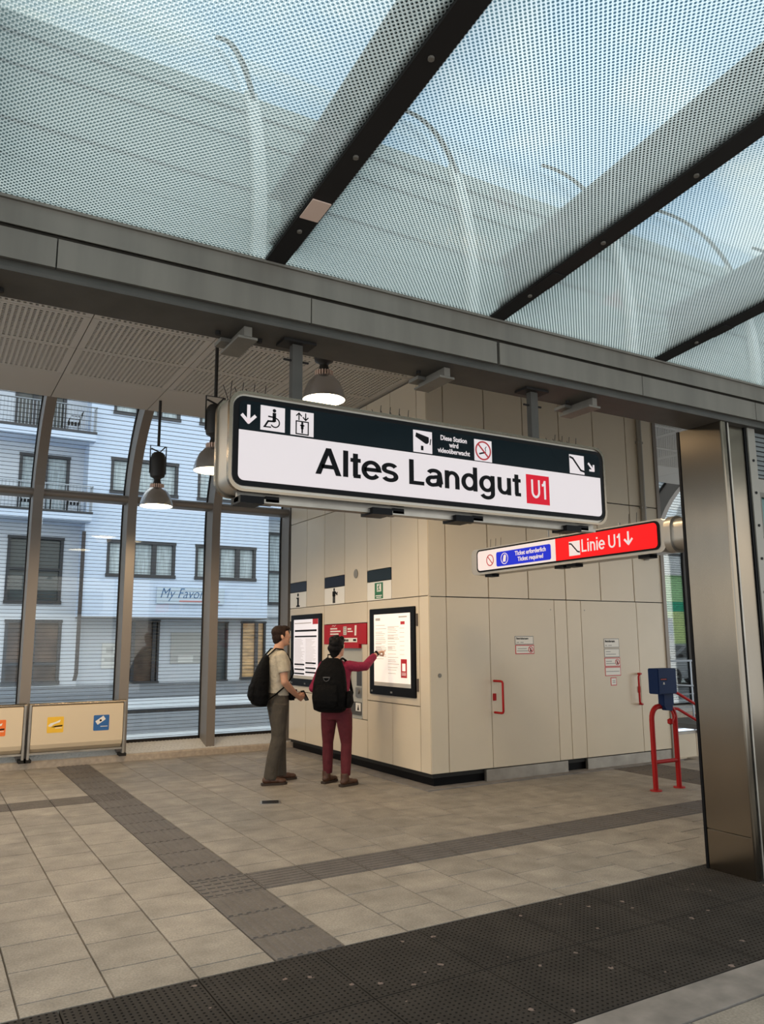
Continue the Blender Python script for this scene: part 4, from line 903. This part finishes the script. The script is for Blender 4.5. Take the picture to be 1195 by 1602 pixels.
left_h = [(2.50, 4.40, 2.98, 5.45), (2.60, 4.50, .1, 2.42), (2.70, 4.45, 6.3, 8.55), (2.4, 4.2, 9.4, 11.7), (-2.0, .6, 6.3, 8.5), (-2, .6, 2.98, 5.4), (-2.0, 1.2, .1, 2.4)]
wall_with_holes(-9, 5.1, 0, 14.6, 31.0, .25, left_h, 'facade_warm', AB)
window(2.50, 4.40, 2.98, 5.45, 31.0, [3.5], AB, glass='win_dark', hsplit=4.25); window(2.60, 4.50, .1, 2.42, 31.0, [3.55], AB, glass='shop_inside', hsplit=.85)
window(2.70, 4.45, 6.3, 8.55, 31.0, [3.6], AB); window(2.4, 4.2, 9.4, 11.7, 31.0, [3.1], AB, glass='win_dark'); window(-2.0, .6, 6.3, 8.5, 31.0, [-.7], AB); window(-2, .6, 2.98, 5.4, 31, [-.7], AB, glass='win_dark'); window(-2.0, 1.2, .1, 2.4, 31, [-.4], AB, glass='win_dark')
gf = [(6.9, 8.15, .0, 2.45), (10.3, 10.95, 0, 2.4), (11.5, 12.6, .05, 2.42)]
wall_with_holes(5.1, 14.0, 0, 2.6, 31.25, .25, gf, 'facade_warm', AB)
dr = window(6.9, 8.15, .0, 2.45, 31.25, [7.15, 7.95], AB, .08, 'shop_inside'); window(10.3, 10.95, 0, 2.4, 31.25, [], AB, .06, 'win_dark'); window(11.5, 12.6, .05, 2.42, 31.25, [12.2], AB, .08, 'shop_lit')
wall_with_holes(12.15, 30, 2.6, 14.6, 31.0, .25, [(12.5, 13.4, 3.1, 6.2)], 'facade_warm', AB); window(12.5, 13.4, 3.1, 6.2, 31.0, [], AB, hsplit=4.5)
wall_with_holes(13.9, 30, 0, 2.6, 31.0, .25, [], 'facade_warm', AB)
mb = MB(); mb.box(12.15, 15, 29.6, 31, 6.75, 7.05); mk('balcony', mb, 'facade', AB)
mb = MB(); mb.box(12.3, 13.2, 29.62, 29.64, 8.02, 8.06)
for i in range(8): mb.box(12.3+.12*i, 12.32+.12*i, 29.62, 29.64, 7.05, 8.02)
mk('railing', mb, 'rail', AB)
mb = MB(); mb.box(4.86, 4.98, 29.93, 30.03, .5, 5.6); mb.prism([(4.86, .5), (4.98, .5), (4.93, .25), (4.81, .25)], 29.93, 30.03, 'y'); mk('downpipe', mb, 'downpipe', AB)
for z in (5.95, 8.95, 11.95):
    mb = MB(); mb.box(-8, 5.10, 29.55, 31.0, z-.02, z+.26); b_ = mk('balcony', mb, 'facade', AB)
    mb = MB(); mb.box(-8, 5.12, 29.53, 29.56, z+.24, z+.32); mk('edge_trim', mb, 'win_frame', b_)
    mb = MB(); mb.box(-8, 5.1, 29.60, 29.63, z+1.25, z+1.29); mb.box(5.07, 5.1, 29.6, 31, z+1.25, z+1.29)
    for i in range(112): mb.box(-8+.117*i, -7.978+.117*i, 29.60, 29.63, z+.30, z+1.27)
    for i in range(11): mb.box(5.07, 5.1, 29.63+.12*i, 29.65+.12*i, z+.3, z+1.27)
    tag(mk('railing', mb, 'rail', b_), kind='stuff')
    for X in (1.2, 3.4):
        mb = MB(); mb.box(X, X+.05, 29.56, 29.6, z-.3, z+1.3); mk('railing_post', mb, 'rail_pale' if 'rail_pale' in MATS else 'rail', b_)
# shop sign and paper notice
SS = thing('shop_sign', 'pale blue shop sign with dark blue script, partly hidden behind a window post', 'sign', (8.9, 29.98, 3.03))
MSS = frame((0, 29.90, 0), (1, 0, 0), (0, 0, 1))
mb = MB(MSS); mb.box(7.64, 10.3, 3.03, 3.66, -.08, 0); bo = mk('board', mb, 'shop_sign', SS)
text('lettering', 'My Favorite', .56, MSS, 7.74, 3.24, 'sign_text_blue', bo, w=0, bold=-.004, shear=.35, sx=.80)
mb = MB(MSS); mb.box(8.5, 10.1, 3.10, 3.16, 0, .01); mk('caption_line', mb, 'pink', bo)
PN = thing('wall_poster', 'white poster on the recessed ground floor wall left of the shop door', 'poster', (5.95, 31.2, .5))
mb = MB(); mb.box(6.0, 6.6, 31.2, 31.24, .62, 1.55); bd_ = mk('sheet', mb, 'white_print', PN); mb = MB(); mb.box(6.15, 6.4, 31.19, 31.2, 1.2, 1.4); mb.box(6.1, 6.5, 31.19, 31.2, .9, 1.0); mk('print', mb, 'print_pale', PN)
PN = thing('wall_poster', 'large pale poster beside the shop door across the street', 'poster', (9.2, 31.2, .7))
mb = MB(); mb.box(8.6, 9.8, 31.2, 31.24, .75, 1.95); mk('sheet', mb, 'print_pale', PN); mb = MB(); mb.box(8.9, 9.5, 31.19, 31.2, .80, 1.05); mk('print', mb, 'poster_ink' if False else 'white_print', PN)
# balcony furniture
def bchair(x, y, z, flip, label):
    T = thing('balcony_chair', label, 'chair', (x, y, z), 'chairs on the balconies'); s_ = -1 if flip else 1
    P = lambda a, b, c: (x+a*s_, y+b, z+c)
    mb = MB(); mb.tube([P(-.2, 0, .42), P(.2, 0, .42)], .03, 6); mb.box(x-.22, x+.22, y-.22, y+.22, z+.40, z+.44); mk('seat', mb, 'dark_metal', T)
    mb = MB(); mb.tube([P(.2, -.2, .42), P(.30, -.2, .88)], .018, 6); mb.tube([P(.2, .2, .42), P(.30, .2, .88)], .018, 6)
    for q in range(5): mb.tube([P(.21+.02*q, -.2, .5+.09*q), P(.21+.02*q, .2, .5+.09*q)], .012, 5)
    mk('backrest', mb, 'dark_metal', T)
    for a in (-.2, .2):
        for b in (-.2, .2): mb = MB(); mb.tube([P(a, b, .42), P(a*1.15, b, 0)], .016, 6); mk('leg', mb, 'dark_metal', T)
    for b in (-.22, .22): mb = MB(); mb.tube([P(.26, b, .66), P(-.12, b, .66), P(-.2, b, .42)], .016, 6); mk('armrest', mb, 'dark_metal', T)
bchair(4.35, 30.1, 9.21, False, 'dark slatted garden chair on the upper balcony'); bchair(4.50, 30.1, 6.21, False, 'dark garden chair at the right end of the lower balcony'); bchair(2.95, 30.2, 6.21, True, 'dark garden chair left of the lower balcony table')
TB = thing('balcony_table', 'small dark table between the chairs on the lower balcony', 'table', (3.75, 30.2, 6.21))
mb = MB(); mb.lathe([(.001, .74), (.32, .74), (.32, .71), (.001, .71)], (3.75, 30.2, 6.21), 16); mk('tabletop', mb, 'dark_metal', TB); mb = MB(); mb.tube([(3.75, 30.2, 6.21), (3.75, 30.2, 6.93)], .03, 8); mk('leg', mb, 'dark_metal', TB)

# ================================================================== GREEN BUILDING and CAR, right of the cream block
GB = thing('green_building', 'lime and green rendered building seen past the cream block at the right', 'building', (30, 25.5, -.3))
for z0, z1, m_, nm in ((-.3, 2.85, 'lime', 'lower_wall'), (2.85, 3.32, 'bright_green', 'green_band'), (3.32, 4.55, 'lime_pale', 'upper_wall'), (4.55, 5.1, 'white_wall', 'cornice'), (5.1, 9, 'white_wall', 'top_wall')):
    mb = MB(); mb.box(20, 55, 25 if nm != 'cornice' else 24.8, 25.5, z0, z1); mk(nm, mb, m_, GB)
for X in (26.0, 30.35, 34.0):
    mb = MB(); mb.box(X-.32, X-.02, 24.93, 25.02, 1.0, 2.55); w_ = mk('window', mb, 'win_frame', GB); mb = MB(); mb.box(X-.28, X-.06, 24.92, 24.93, 1.08, 2.47); mk('pane', mb, 'win_dark', w_)
for X in (27, 29.9, 32.5):
    mb = MB(); mb.box(X, X+1.9, 24.95, 25.01, 5.5, 7.0); w_ = mk('window', mb, 'win_frame', GB); mb = MB(); mb.box(X+.1, X+1.8, 24.93, 24.95, 5.6, 6.9); mk('pane', mb, 'curtain', w_)
CA = thing('car', 'silver car parked in the street beyond the stairs', 'car', (23.3, 18.9, .0))
def cp(x, z): return (21.0+x, z)
mb = MB(); side = [(0, .35), (-.02, .62), (.25, .78), (1.1, .92), (1.15, .93), (3.7, .95), (4.15, .88), (4.2, .45), (4.1, .3), (3.75, .28), (3.65, .5), (3.4, .63), (3.1, .6), (2.95, .45), (2.9, .25), (1.2, .25), (1.15, .45), (.98, .6), (.72, .63), (.5, .5), (.42, .28), (.1, .28)]
mb.prism([cp(*p) for p in side], 18.1, 19.75, 'y'); mk('body', mb, 'car_paint', CA, bevel=.02)
mb = MB(); mb.prism([cp(*p) for p in ((1.0, .92), (1.75, 1.38), (3.1, 1.42), (3.9, .95))], 18.22, 19.63, 'y'); cab = mk('cabin', mb, 'car_paint', CA, bevel=.03)
mb = MB(); mb.prism([cp(*p) for p in ((1.2, .95), (1.80, 1.32), (2.35, 1.35), (2.35, .95))], 18.20, 18.23, 'y'); mb.prism([cp(*p) for p in ((2.42, .95), (2.42, 1.35), (3.05, 1.36), (3.6, .97))], 18.20, 18.23, 'y'); mk('side_window', mb, 'win_dark', cab)
mb = MB(); mb.add([(22.02, 18.3, .95), (22.70, 18.3, 1.36), (22.70, 19.55, 1.36), (22.02, 19.55, .95)], [(0, 1, 2, 3)]); mk('windscreen', mb, 'win_dark', cab)
mb = MB(); mb.box(22.3, 22.42, 18.05, 18.2, .95, 1.06); mk('mirror', mb, 'dark_metal', CA, bevel=.02)
for X in (21.85, 24.38):
    for Y in (18.2, 19.5):
        mb = MB(frame((X, Y, .31), (1, 0, 0), (0, 0, 1))); mb.ring(0, 0, .20, .32, 0, .2, 24); wh_ = mk('wheel', mb, 'tyre', CA)
        mb = MB(frame((X, Y, .31), (1, 0, 0), (0, 0, 1))); mb.disc(0, 0, .05, .17, .2, 12)
        for q in range(6): a = 2*PI*q/6; mb.stroke([(0, 0), (.2*math.cos(a), .2*math.sin(a))], .05, .17, .19)
        mk('rim', mb, 'galv', wh_)
#@@PEOPLE
# ================================================================== PEOPLE
def ell(mb, c, r, rot=(0, 0, 0), n=16, m=10):
    R = Matrix.Rotation(rot[2], 3, 'Z') @ Matrix.Rotation(rot[1], 3, 'Y') @ Matrix.Rotation(rot[0], 3, 'X'); c = Vector(c); vs = [c+R @ Vector((0, 0, r[2]))]
    for i in range(1, m):
        a = PI*i/m
        for k in range(n): b = 2*PI*k/n; vs.append(c + R @ Vector((r[0]*math.sin(a)*math.cos(b), r[1]*math.sin(a)*math.sin(b), r[2]*math.cos(a))))
    vs.append(c-R @ Vector((0, 0, r[2]))); fs = [(0, 1+k, 1+(k+1) % n) for k in range(n)]
    for i in range(m-2): fs += [(1+i*n+k, 1+(i+1)*n+k, 1+(i+1)*n+(k+1) % n, 1+i*n+(k+1) % n) for k in range(n)]
    L = len(vs)-1; fs += [(L, L-n+(k+1) % n, L-n+k) for k in range(n)]
    mb.add([tuple(v) for v in vs], fs)
def limb(mb, pts, rs, round_ends=True, n=14):
    mb.tube(pts, rs, n)
    for p, r in zip(pts, rs)if round_ends else zip(pts[1:-1], rs[1:-1]): ell(mb, p, (r, r, r), n=12, m=8)
def loft(mb, rings, n=24):
    vs = []
    for (x, y, z, rx, ry) in rings:
        for k in range(n):
            a = 2*PI*k/n; cx, sy = math.cos(a), math.sin(a); e = .85
            vs.append((x+rx*math.copysign(abs(cx)**e, cx), y+ry*math.copysign(abs(sy)**e, sy), z))
    m = len(rings); fs = [(i*n+k, i*n+(k+1) % n, (i+1)*n+(k+1) % n, (i+1)*n+k) for i in range(m-1) for k in range(n)]
    fs += [tuple(range(n))[::-1], tuple(range((m-1)*n, m*n))]; mb.add(vs, fs)
def hand(mb, wrist, d, nrm, thumb_side, curls, k=1.0, thumb=(.6, .5)):
    """palm plus five separate fingers; d = pointing direction, nrm = direction the palm faces"""
    wrist = Vector(wrist); d = Vector(d).normalized(); nrm = Vector(nrm); nrm = (nrm-d*nrm.dot(d)).normalized(); s = Vector(thumb_side); s = (s-d*s.dot(d)-nrm*s.dot(nrm)).normalized()
    for a, b in ((-.026, .075), (-.009, .082), (.009, .085), (.026, .082)):
        limb(mb, [wrist, wrist+(d*.045+s*a*.8)*k, wrist+(d*b+s*a)*k], [.019*k, .0165*k, .0125*k])
    for (a, b, L), c in zip(((-.029, .078, .058), (-.010, .085, .072), (.010, .088, .077), (.029, .084, .070)), curls):
        p = wrist+(d*b+s*a*1.08)*k; pts = [p]; th = 0
        for q, f in enumerate((.45, .30, .25)):
            th += c*(.8, 1.0, .8)[q]; p = p+(d*math.cos(th)+nrm*math.sin(th))*L*f*k; pts.append(p)
        limb(mb, pts, [.0098*k, .0092*k, .0085*k, .0075*k], n=10)
    p0 = wrist+(d*.02+s*.02)*k; p1 = p0+(d*.035+s*.028+nrm*.012)*k; p2 = p1+(d*.030+s*.012*thumb[0]+nrm*.022*thumb[1])*k; p3 = p2+(d*.022-s*.008*thumb[0]+nrm*.018*thumb[1])*k
    limb(mb, [p0, p1, p2, p3], [.014*k, .012*k, .0105*k, .0085*k], n=10)
def organic(name, mb, material, parent, voxel=.006, it=4, cut=None):
    me = bpy.data.meshes.new(name); me.from_pydata([tuple(v) for v in mb.v], [], mb.f)
    bm = bmesh.new(); bm.from_mesh(me); bmesh.ops.recalc_face_normals(bm, faces=bm.faces); bm.to_mesh(me); bm.free()
    ob = bpy.data.objects.new('tmp', me); COL.objects.link(ob)
    r = ob.modifiers.new('r', 'REMESH'); r.mode = 'VOXEL'; r.voxel_size = voxel; r.use_smooth_shade = True
    if it: q = ob.modifiers.new('s', 'SMOOTH'); q.iterations = it; q.factor = .5
    dg = bpy.context.evaluated_depsgraph_get(); out = bpy.data.meshes.new_from_object(ob.evaluated_get(dg)); bpy.data.objects.remove(ob)
    if cut:
        bm = bmesh.new(); bm.from_mesh(out); bmesh.ops.delete(bm, geom=[f for f in bm.faces if cut(f.calc_center_median())], context='FACES'); bm.to_mesh(out); bm.free()
    for p in out.polygons: p.use_smooth = True
    out.name = name; out.materials.clear(); return link(name, out, material, parent)
def head(mb, c, yaw, tilt=0, k=1.0):
    """head turned by yaw about its own axis; returns a function that maps face coordinates to the body frame"""
    R = Matrix.Rotation(yaw, 3, 'Z') @ Matrix.Rotation(-tilt, 3, 'Y'); c = Vector(c)
    P = lambda x, y, z: tuple(c+R @ Vector((x, y, z))*k)
    def e(x, y, z, rx, ry, rz, ry_=0): ell(mb, P(x, y, z), (rx*k, ry*k, rz*k), (0, ry_-tilt, yaw))
    e(-.008, 0, .025, .098, .076, .092); e(.018, 0, -.03, .070, .060, .080); e(.035, 0, -.078, .042, .044, .034)
    e(.060, 0, .008, .030, .050, .050); e(.055, 0, -.035, .034, .040, .04)
    e(.093, 0, -.012, .016, .011, .020); e(.088, 0, .008, .010, .009, .022); e(.085, .011, -.018, .010, .008, .008); e(.085, -.011, -.018, .010, .008, .008)
    e(.076, .026, .028, .014, .022, .008); e(.076, -.026, .028, .014, .022, .008)
    e(.084, 0, -.044, .010, .022, .006); e(.082, 0, -.054, .011, .019, .007); e(.073, 0, -.088, .018, .022, .016)
    for s in (-1, 1): e(-.004, .076*s, -.005, .016, .008, .030, .15); e(.0, .080*s, -.012, .010, .008, .016)
    return P, R
def eyes(P, k, body):
    for s in (-1, 1):
        m = MB(); ell(m, P(.073, .030*s, .006), (.011*k,)*3); ey = mk('eye', m, 'eye', body, smooth=True)
        m = MB(); ell(m, P(.0795, .030*s, .006), (.0058*k,)*3); mk('iris', m, 'hair_black', ey, smooth=True)
def shoe(mb_u, mb_s, x, y, yaw, L=.29, high=False, k=1.0):
    R = Matrix.Rotation(yaw, 3, 'Z'); P = lambda a, b, c: tuple(Vector((x, y, 0))+R @ Vector((a, b, c))*k)
    def e(m, a, b, c, rx, ry, rz): ell(m, P(a, b, c), (rx*k, ry*k, rz*k), (0, 0, yaw))
    e(mb_u, -.03, 0, .055, .062, .040, .045); e(mb_u, .05, 0, .048, .085, .043, .036); e(mb_u, .12, .0, .040, .06, .045, .030); e(mb_u, -.02, 0, .09, .050, .038, .05)
    if high: mb_u.tube([P(-.02, 0, .06), P(-.025, 0, .15)], [.052*k, .050*k], 14)
    out = [(-.10, -.028), (-.085, -.038), (.0, -.040), (.10, -.048), (.16, -.040), (.188, -.012), (.188, .012), (.16, .040), (.10, .048), (.0, .040), (-.085, .038), (-.10, .028)]
    n = len(out); mb_s.add([P(a, b, 0) for a, b in out]+[P(a, b, .026) for a, b in out], [tuple(range(n))[::-1], tuple(range(n, 2*n))]+[(i, (i+1) % n, n+(i+1) % n, n+i) for i in range(n)])

# ---- the man: short-sleeved top, grey-brown trousers, seen in profile
PM = thing('person', 'person in beige short-sleeved top and grey-brown trousers, standing in profile with hands together', 'person', (0, 0, 0))
mb = MB()
HP, HR = head(mb, (.035, 0, 1.615), -.10, .06)
limb(mb, [(-.015, 0, 1.40), (.0, 0, 1.48), (.022, 0, 1.55)], [.070, .058, .055])
loft(mb, [(0, 0, .86, .095, .14), (0, 0, .98, .09, .14), (.0, 0, 1.15, .10, .14), (.0, 0, 1.32, .11, .165), (-.01, 0, 1.42, .08, .13), (-.01, 0, 1.45, .05, .07)])
for s, kn, an in ((-1, (-.02, -.105, .49), (-.115, -.11, .09)), (1, (.06, .11, .49), (.085, .12, .09))):
    limb(mb, [(0, .085*s, .90), kn, an], [.078, .052, .040])
RS, RE, RW = (-.02, -.185, 1.395), (.005, -.235, 1.115), (.20, -.105, .945)
LS_, LE, LW = (-.01, .185, 1.395), (.03, .215, 1.12), (.215, .03, .95)
limb(mb, [RS, (-.005, -.215, 1.25), RE], [.052, .046, .040]); limb(mb, [RE, (.09, -.18, 1.035), RW], [.042, .039, .027])
limb(mb, [LS_, (.01, .205, 1.25), LE], [.052, .046, .040]); limb(mb, [LE, (.12, .12, 1.04), LW], [.042, .039, .027])
hand(mb, RW, (.75, .35, -.30), (.1, .8, .1), (.3, 0, 1), (1.0, .95, .9, .8)); hand(mb, LW, (.75, -.45, -.28), (0, -.9, .1), (.3, 0, 1), (1.0, .95, .9, .85))
body = organic('body', mb, 'skin', PM, .0055, 3); eyes(HP, 1, body)
mb = MB()
def he(mb, P, a, b, c, rx, ry, rz, k=1): ell(mb, P(a, b, c), (rx*k, ry*k, rz*k))
he(mb, HP, -.022, 0, .052, .098, .083, .080); he(mb, HP, -.045, 0, .0, .066, .080, .075); he(mb, HP, -.06, 0, -.045, .042, .062, .04); he(mb, HP, .035, .0, .090, .055, .062, .038); he(mb, HP, .072, -.01, .088, .028, .045, .022)
for s in (-1, 1): he(mb, HP, .012, .070*s, .025, .022, .014, .035)
organic('hair', mb, 'hair_brown', PM, .006, 2)
mb = MB(); loft(mb, [(.005, 0, .955, .118, .165), (.0, 0, 1.0, .112, .158), (-.002, 0, 1.10, .116, .158), (.0, 0, 1.22, .125, .175), (.0, 0, 1.33, .127, .195), (-.008, 0, 1.40, .105, .185), (-.012, 0, 1.445, .078, .12), (-.010, 0, 1.475, .066, .070)])
for S, m_ in ((RS, (.0, -.228, 1.215)), (LS_, (.02, .218, 1.215))): limb(mb, [(S[0], S[1]*.8, S[2]), S, m_], [.066, .068, .066], False)
organic('shirt', mb, 'tee', PM, .007, 5)
mb = MB(); loft(mb, [(.0, 0, .80, .105, .155), (.0, 0, .90, .118, .17), (.0, 0, 1.0, .112, .158)])
limb(mb, [(.0, -.085, .86), (-.01, -.095, .68), (-.02, -.105, .49), (-.075, -.11, .28), (-.11, -.11, .06)], [.102, .092, .078, .074, .072], False)
limb(mb, [(.0, .085, .86), (.03, .098, .68), (.06, .11, .49), (.07, .118, .28), (.08, .12, .06)], [.102, .092, .078, .074, .072], False)
organic('trousers', mb, 'trousers', PM, .008, 4)
for x, y, a in ((-.105, -.115, -.1), (.10, .125, .15)):
    u_, s_ = MB(), MB(); shoe(u_, s_, x, y, a); sh = organic('shoe', u_, 'leather', PM, .006, 3); mk('sole', s_, 'sole', sh)
PM.location = (3.575, 8.47, 0); PM.rotation_euler = (0, 0, math.radians(-6))
# things he carries
BP = thing('backpack', 'black sling backpack worn by the person in the beige top', 'bag', (0, 0, 0))
mb = MB(); loft(mb, [(-.19, 0, .84, .05, .10), (-.215, 0, .87, .085, .135), (-.225, 0, .97, .105, .15), (-.21, 0, 1.12, .095, .145), (-.18, 0, 1.27, .065, .115), (-.15, 0, 1.38, .035, .07), (-.14, 0, 1.41, .02, .04)]); bk = organic('pack_body', mb, 'pack', BP, .009, 6)
mb = MB(); loft(mb, [(-.30, 0, .90, .02, .08), (-.315, 0, .96, .03, .10), (-.305, 0, 1.06, .025, .095), (-.28, 0, 1.12, .015, .08)]); organic('front_pocket', mb, 'pack', bk, .009, 3)
mb = MB(); mb.tube([(-.14, -.07, 1.40), (-.06, -.09, 1.480), (.02, -.10, 1.47), (.085, -.10, 1.40), (.14, -.10, 1.30), (.14, -.14, 1.20), (.05, -.185, 1.08), (-.08, -.16, .97), (-.18, -.12, .90)], .016, 8, sq=.5); mk('strap', mb, 'pack', BP, smooth=True)
mb = MB(); mb.tube([(-.14, .07, 1.40), (-.06, .09, 1.480), (.02, .10, 1.47), (.10, .10, 1.38), (.14, .12, 1.25), (.05, .185, 1.08), (-.18, .12, .90)], .016, 8, sq=.5); mk('strap', mb, 'pack', BP, smooth=True)
BP.location = PM.location; BP.rotation_euler = PM.rotation_euler
WB = thing('waist_bag', 'small black waist bag on the belt of the person in the beige top', 'bag', (0, 0, 0))
mb = MB(); mb.box(.10, .185, -.13, .02, .90, 1.02); mk('pouch', mb, 'pack', WB, bevel=.02, smooth=True); mb = MB(); mb.box(.182, .192, -.12, .01, .96, 1.02); mk('flap', mb, 'pack', WB, bevel=.003)
WB.location = PM.location; WB.rotation_euler = PM.rotation_euler
WL = thing('mobile_phone', 'small black phone held in the hands of the person in the beige top', 'phone', (0, 0, 0))
mb = MB(); mb.M = Matrix.Translation((.315, -.035, .935)) @ Matrix.Rotation(-.5, 4, 'Y') @ Matrix.Rotation(.3, 4, 'Z'); mb.box(-.006, .006, -.036, .036, -.055, .075); cs = mk('case', mb, 'black', WL, bevel=.004)
mb2 = MB(mb.M); mb2.box(-.0075, -.006, -.032, .032, -.048, .068); mk('screen', mb2, 'win_dark', WL)
WL.location = PM.location; WL.rotation_euler = PM.rotation_euler

# ---- the second person: magenta top, maroon trousers, pointing at the display
PW = thing('person', 'person with short black hair in magenta top and maroon trousers, pointing at the display', 'person', (0, 0, 0))
mb = MB(); k = .95
HP, HR = head(mb, (.02, -.005, 1.485), -.35, .05, k)
limb(mb, [(-.015, 0, 1.28), (-.005, 0, 1.36), (.01, 0, 1.42)], [.06, .048, .046])
loft(mb, [(0, 0, .76, .09, .145), (0, 0, .88, .085, .13), (.0, 0, 1.02, .085, .12), (.0, 0, 1.20, .095, .145), (-.01, 0, 1.29, .07, .12), (-.01, 0, 1.32, .045, .06)])
LF, RF = (.075, .13, .09), (-.055, -.13, .09)
for s, kn, an in ((-1, (.01, -.115, .44), RF), (1, (.05, .12, .44), LF)): limb(mb, [(0, .085*s, .82), kn, an], [.075, .048, .036])
RS = (-.005, -.155, 1.285); RW = (.385, -.345, 1.408); RE = (.165, -.285, 1.275)
LS_ = (-.005, .155, 1.285); LE = (-.06, .255, 1.04); LW = (.14, .235, .93)
limb(mb, [RS, RE], [.046, .038]); limb(mb, [RE, (.27, -.315, 1.345), RW], [.037, .032, .024]); limb(mb, [LS_, LE], [.046, .038]); limb(mb, [LE, LW], [.037, .025])
hd_ = Vector((.62, -.55, .28)).normalized()
hand(mb, RW, hd_, (-.1, -.3, -.95), (-.5, .65, .2), (1.35, 1.3, 1.2, .03), .95, (.5, .9)); hand(mb, LW, (.95, -.1, -.1), (0, -1, 0), (0, 0, 1), (.4, .4, .4, .35), .95)
body = organic('body', mb, 'skin_pale', PW, .0055, 3); eyes(HP, k, body)
mb = MB()
for a in ((-.020, 0, .055, .105, .090, .082), (-.050, 0, .0, .070, .086, .080), (-.058, 0, -.055, .045, .062, .045), (.030, 0, .095, .06, .068, .038), (.065, .0, .080, .032, .05, .028), (.0, .074, .01, .03, .018, .045), (.0, -.074, .015, .025, .016, .035), (-.06, .03, .1, .04, .04, .04), (-.08, -.03, .06, .04, .045, .05), (.0, .03, .125, .04, .035, .025), (-.08, .04, .0, .035, .04, .04), (.02, -.05, .11, .03, .03, .03), (-.09, .0, .09, .03, .04, .03), (-.05, -.06, .09, .04, .03, .035), (-.07, .0, -.085, .03, .045, .03), (-.02, .07, .09, .03, .025, .03), (-.03, -.02, .135, .03, .03, .02)): he(mb, HP, *a, k)
organic('hair', mb, 'hair_black', PW, .006, 1)
mb = MB(); loft(mb, [(.0, 0, .80, .118, .165), (.0, 0, .87, .112, .16), (.0, 0, .98, .100, .145), (.0, 0, 1.12, .108, .155), (.0, 0, 1.22, .112, .170), (-.005, 0, 1.285, .092, .160), (-.01, 0, 1.325, .068, .10), (-.01, 0, 1.352, .054, .058)])
limb(mb, [(-.005, -.12, 1.28), RS, (.085, -.225, 1.272), RE], [.06, .060, .056, .050], False); limb(mb, [RE, (.27, -.313, 1.343), (.345, -.333, 1.385)], [.050, .046, .040], False)
limb(mb, [(-.005, .12, 1.28), LS_, LE, (.04, .245, .985), (.115, .238, .942)], [.06, .058, .050, .045, .038], False)
for p_ in (RE, LE): ell(mb, p_, (.052, .052, .052))
organic('sweater', mb, 'magenta', PW, .007, 4)
mb = MB(); loft(mb, [(.0, 0, .70, .10, .15), (.0, 0, .80, .112, .168), (.0, 0, .88, .105, .155)])
limb(mb, [(.0, -.085, .77), (.005, -.102, .60), (.01, -.115, .44), (-.03, -.125, .26), (-.052, -.13, .11)], [.098, .082, .062, .060, .052], False)
limb(mb, [(.0, .085, .77), (.025, .105, .60), (.05, .12, .44), (.06, .126, .26), (.072, .13, .11)], [.098, .082, .062, .060, .052], False)
organic('trousers', mb, 'maroon', PW, .008, 3)
for x, y, a in ((-.045, -.135, -.45), (.085, .135, -.25)):
    u_, s_ = MB(), MB(); shoe(u_, s_, x, y, a, high=True, k=.93); sh = organic('shoe', u_, 'leather', PW, .006, 3); mk('sole', s_, 'sole', sh)
d_ = (Vector(RW)-Vector((.345, -.333, 1.385))).normalized()
mb = MB(); mb.tube([Vector(RW)-d_*.012, Vector(RW)+d_*.012], .031, 16); ell(mb, Vector(RW)+Vector((0, .0, .03)), (.017, .017, .008)); mk('wristwatch', mb, 'black', PW, smooth=True)
PW.location = (4.085, 8.0, 0); PW.rotation_euler = (0, 0, math.radians(42))
BW = thing('backpack', 'large black backpack worn by the person in magenta', 'bag', (0, 0, 0))
mb = MB(); loft(mb, [(-.17, 0, .79, .07, .13), (-.20, 0, .82, .11, .185), (-.21, 0, .95, .125, .20), (-.20, 0, 1.10, .115, .19), (-.175, 0, 1.24, .09, .165), (-.15, 0, 1.34, .055, .12), (-.14, 0, 1.375, .03, .07)]); bk = organic('pack_body', mb, 'pack', BW, .009, 5)
mb = MB(); loft(mb, [(-.32, 0, .85, .02, .12), (-.335, 0, .92, .035, .14), (-.325, 0, 1.03, .03, .135), (-.30, 0, 1.09, .015, .12)]); fp = organic('front_pocket', mb, 'pack', bk, .009, 3)
mb = MB(); loft(mb, [(-.17, -.21, .84, .06, .02), (-.17, -.225, .90, .075, .03), (-.16, -.215, 1.02, .06, .02)]); organic('side_pocket', mb, 'pack', bk, .008, 2)
mb = MB(frame((-.300, 0, 1.15), (0, -1, 0), (.17, 0, .98))); mb.ring(0, .01, .030, .036, 0, .012, 16, PI, 2*PI); mb.box(-.04, .04, .012, .024, 0, .012); mk('label_patch', mb, 'pack_logo', bk)
mb = MB(); mb.tube([(-.25, .11, 1.22), (-.285, .06, 1.14)], .006, 6); mb.tube([(-.19, -.03, 1.37), (-.19, -.03, 1.41), (-.19, .03, 1.41), (-.19, .03, 1.37)], .008, 6); mk('grab_loop', mb, 'pack', bk)
for s in (-1, 1):
    mb = MB(); mb.tube([(-.13, .07*s, 1.33), (-.05, .09*s, 1.37), (.03, .095*s, 1.345), (.10, .10*s, 1.25), (.125, .11*s, 1.12), (.06, .165*s, .98), (-.08, .185*s, .88), (-.16, .17*s, .85)], .019, 8, sq=.45); mk('strap', mb, 'pack', BW, smooth=True)
BW.location = PW.location; BW.rotation_euler = PW.rotation_euler
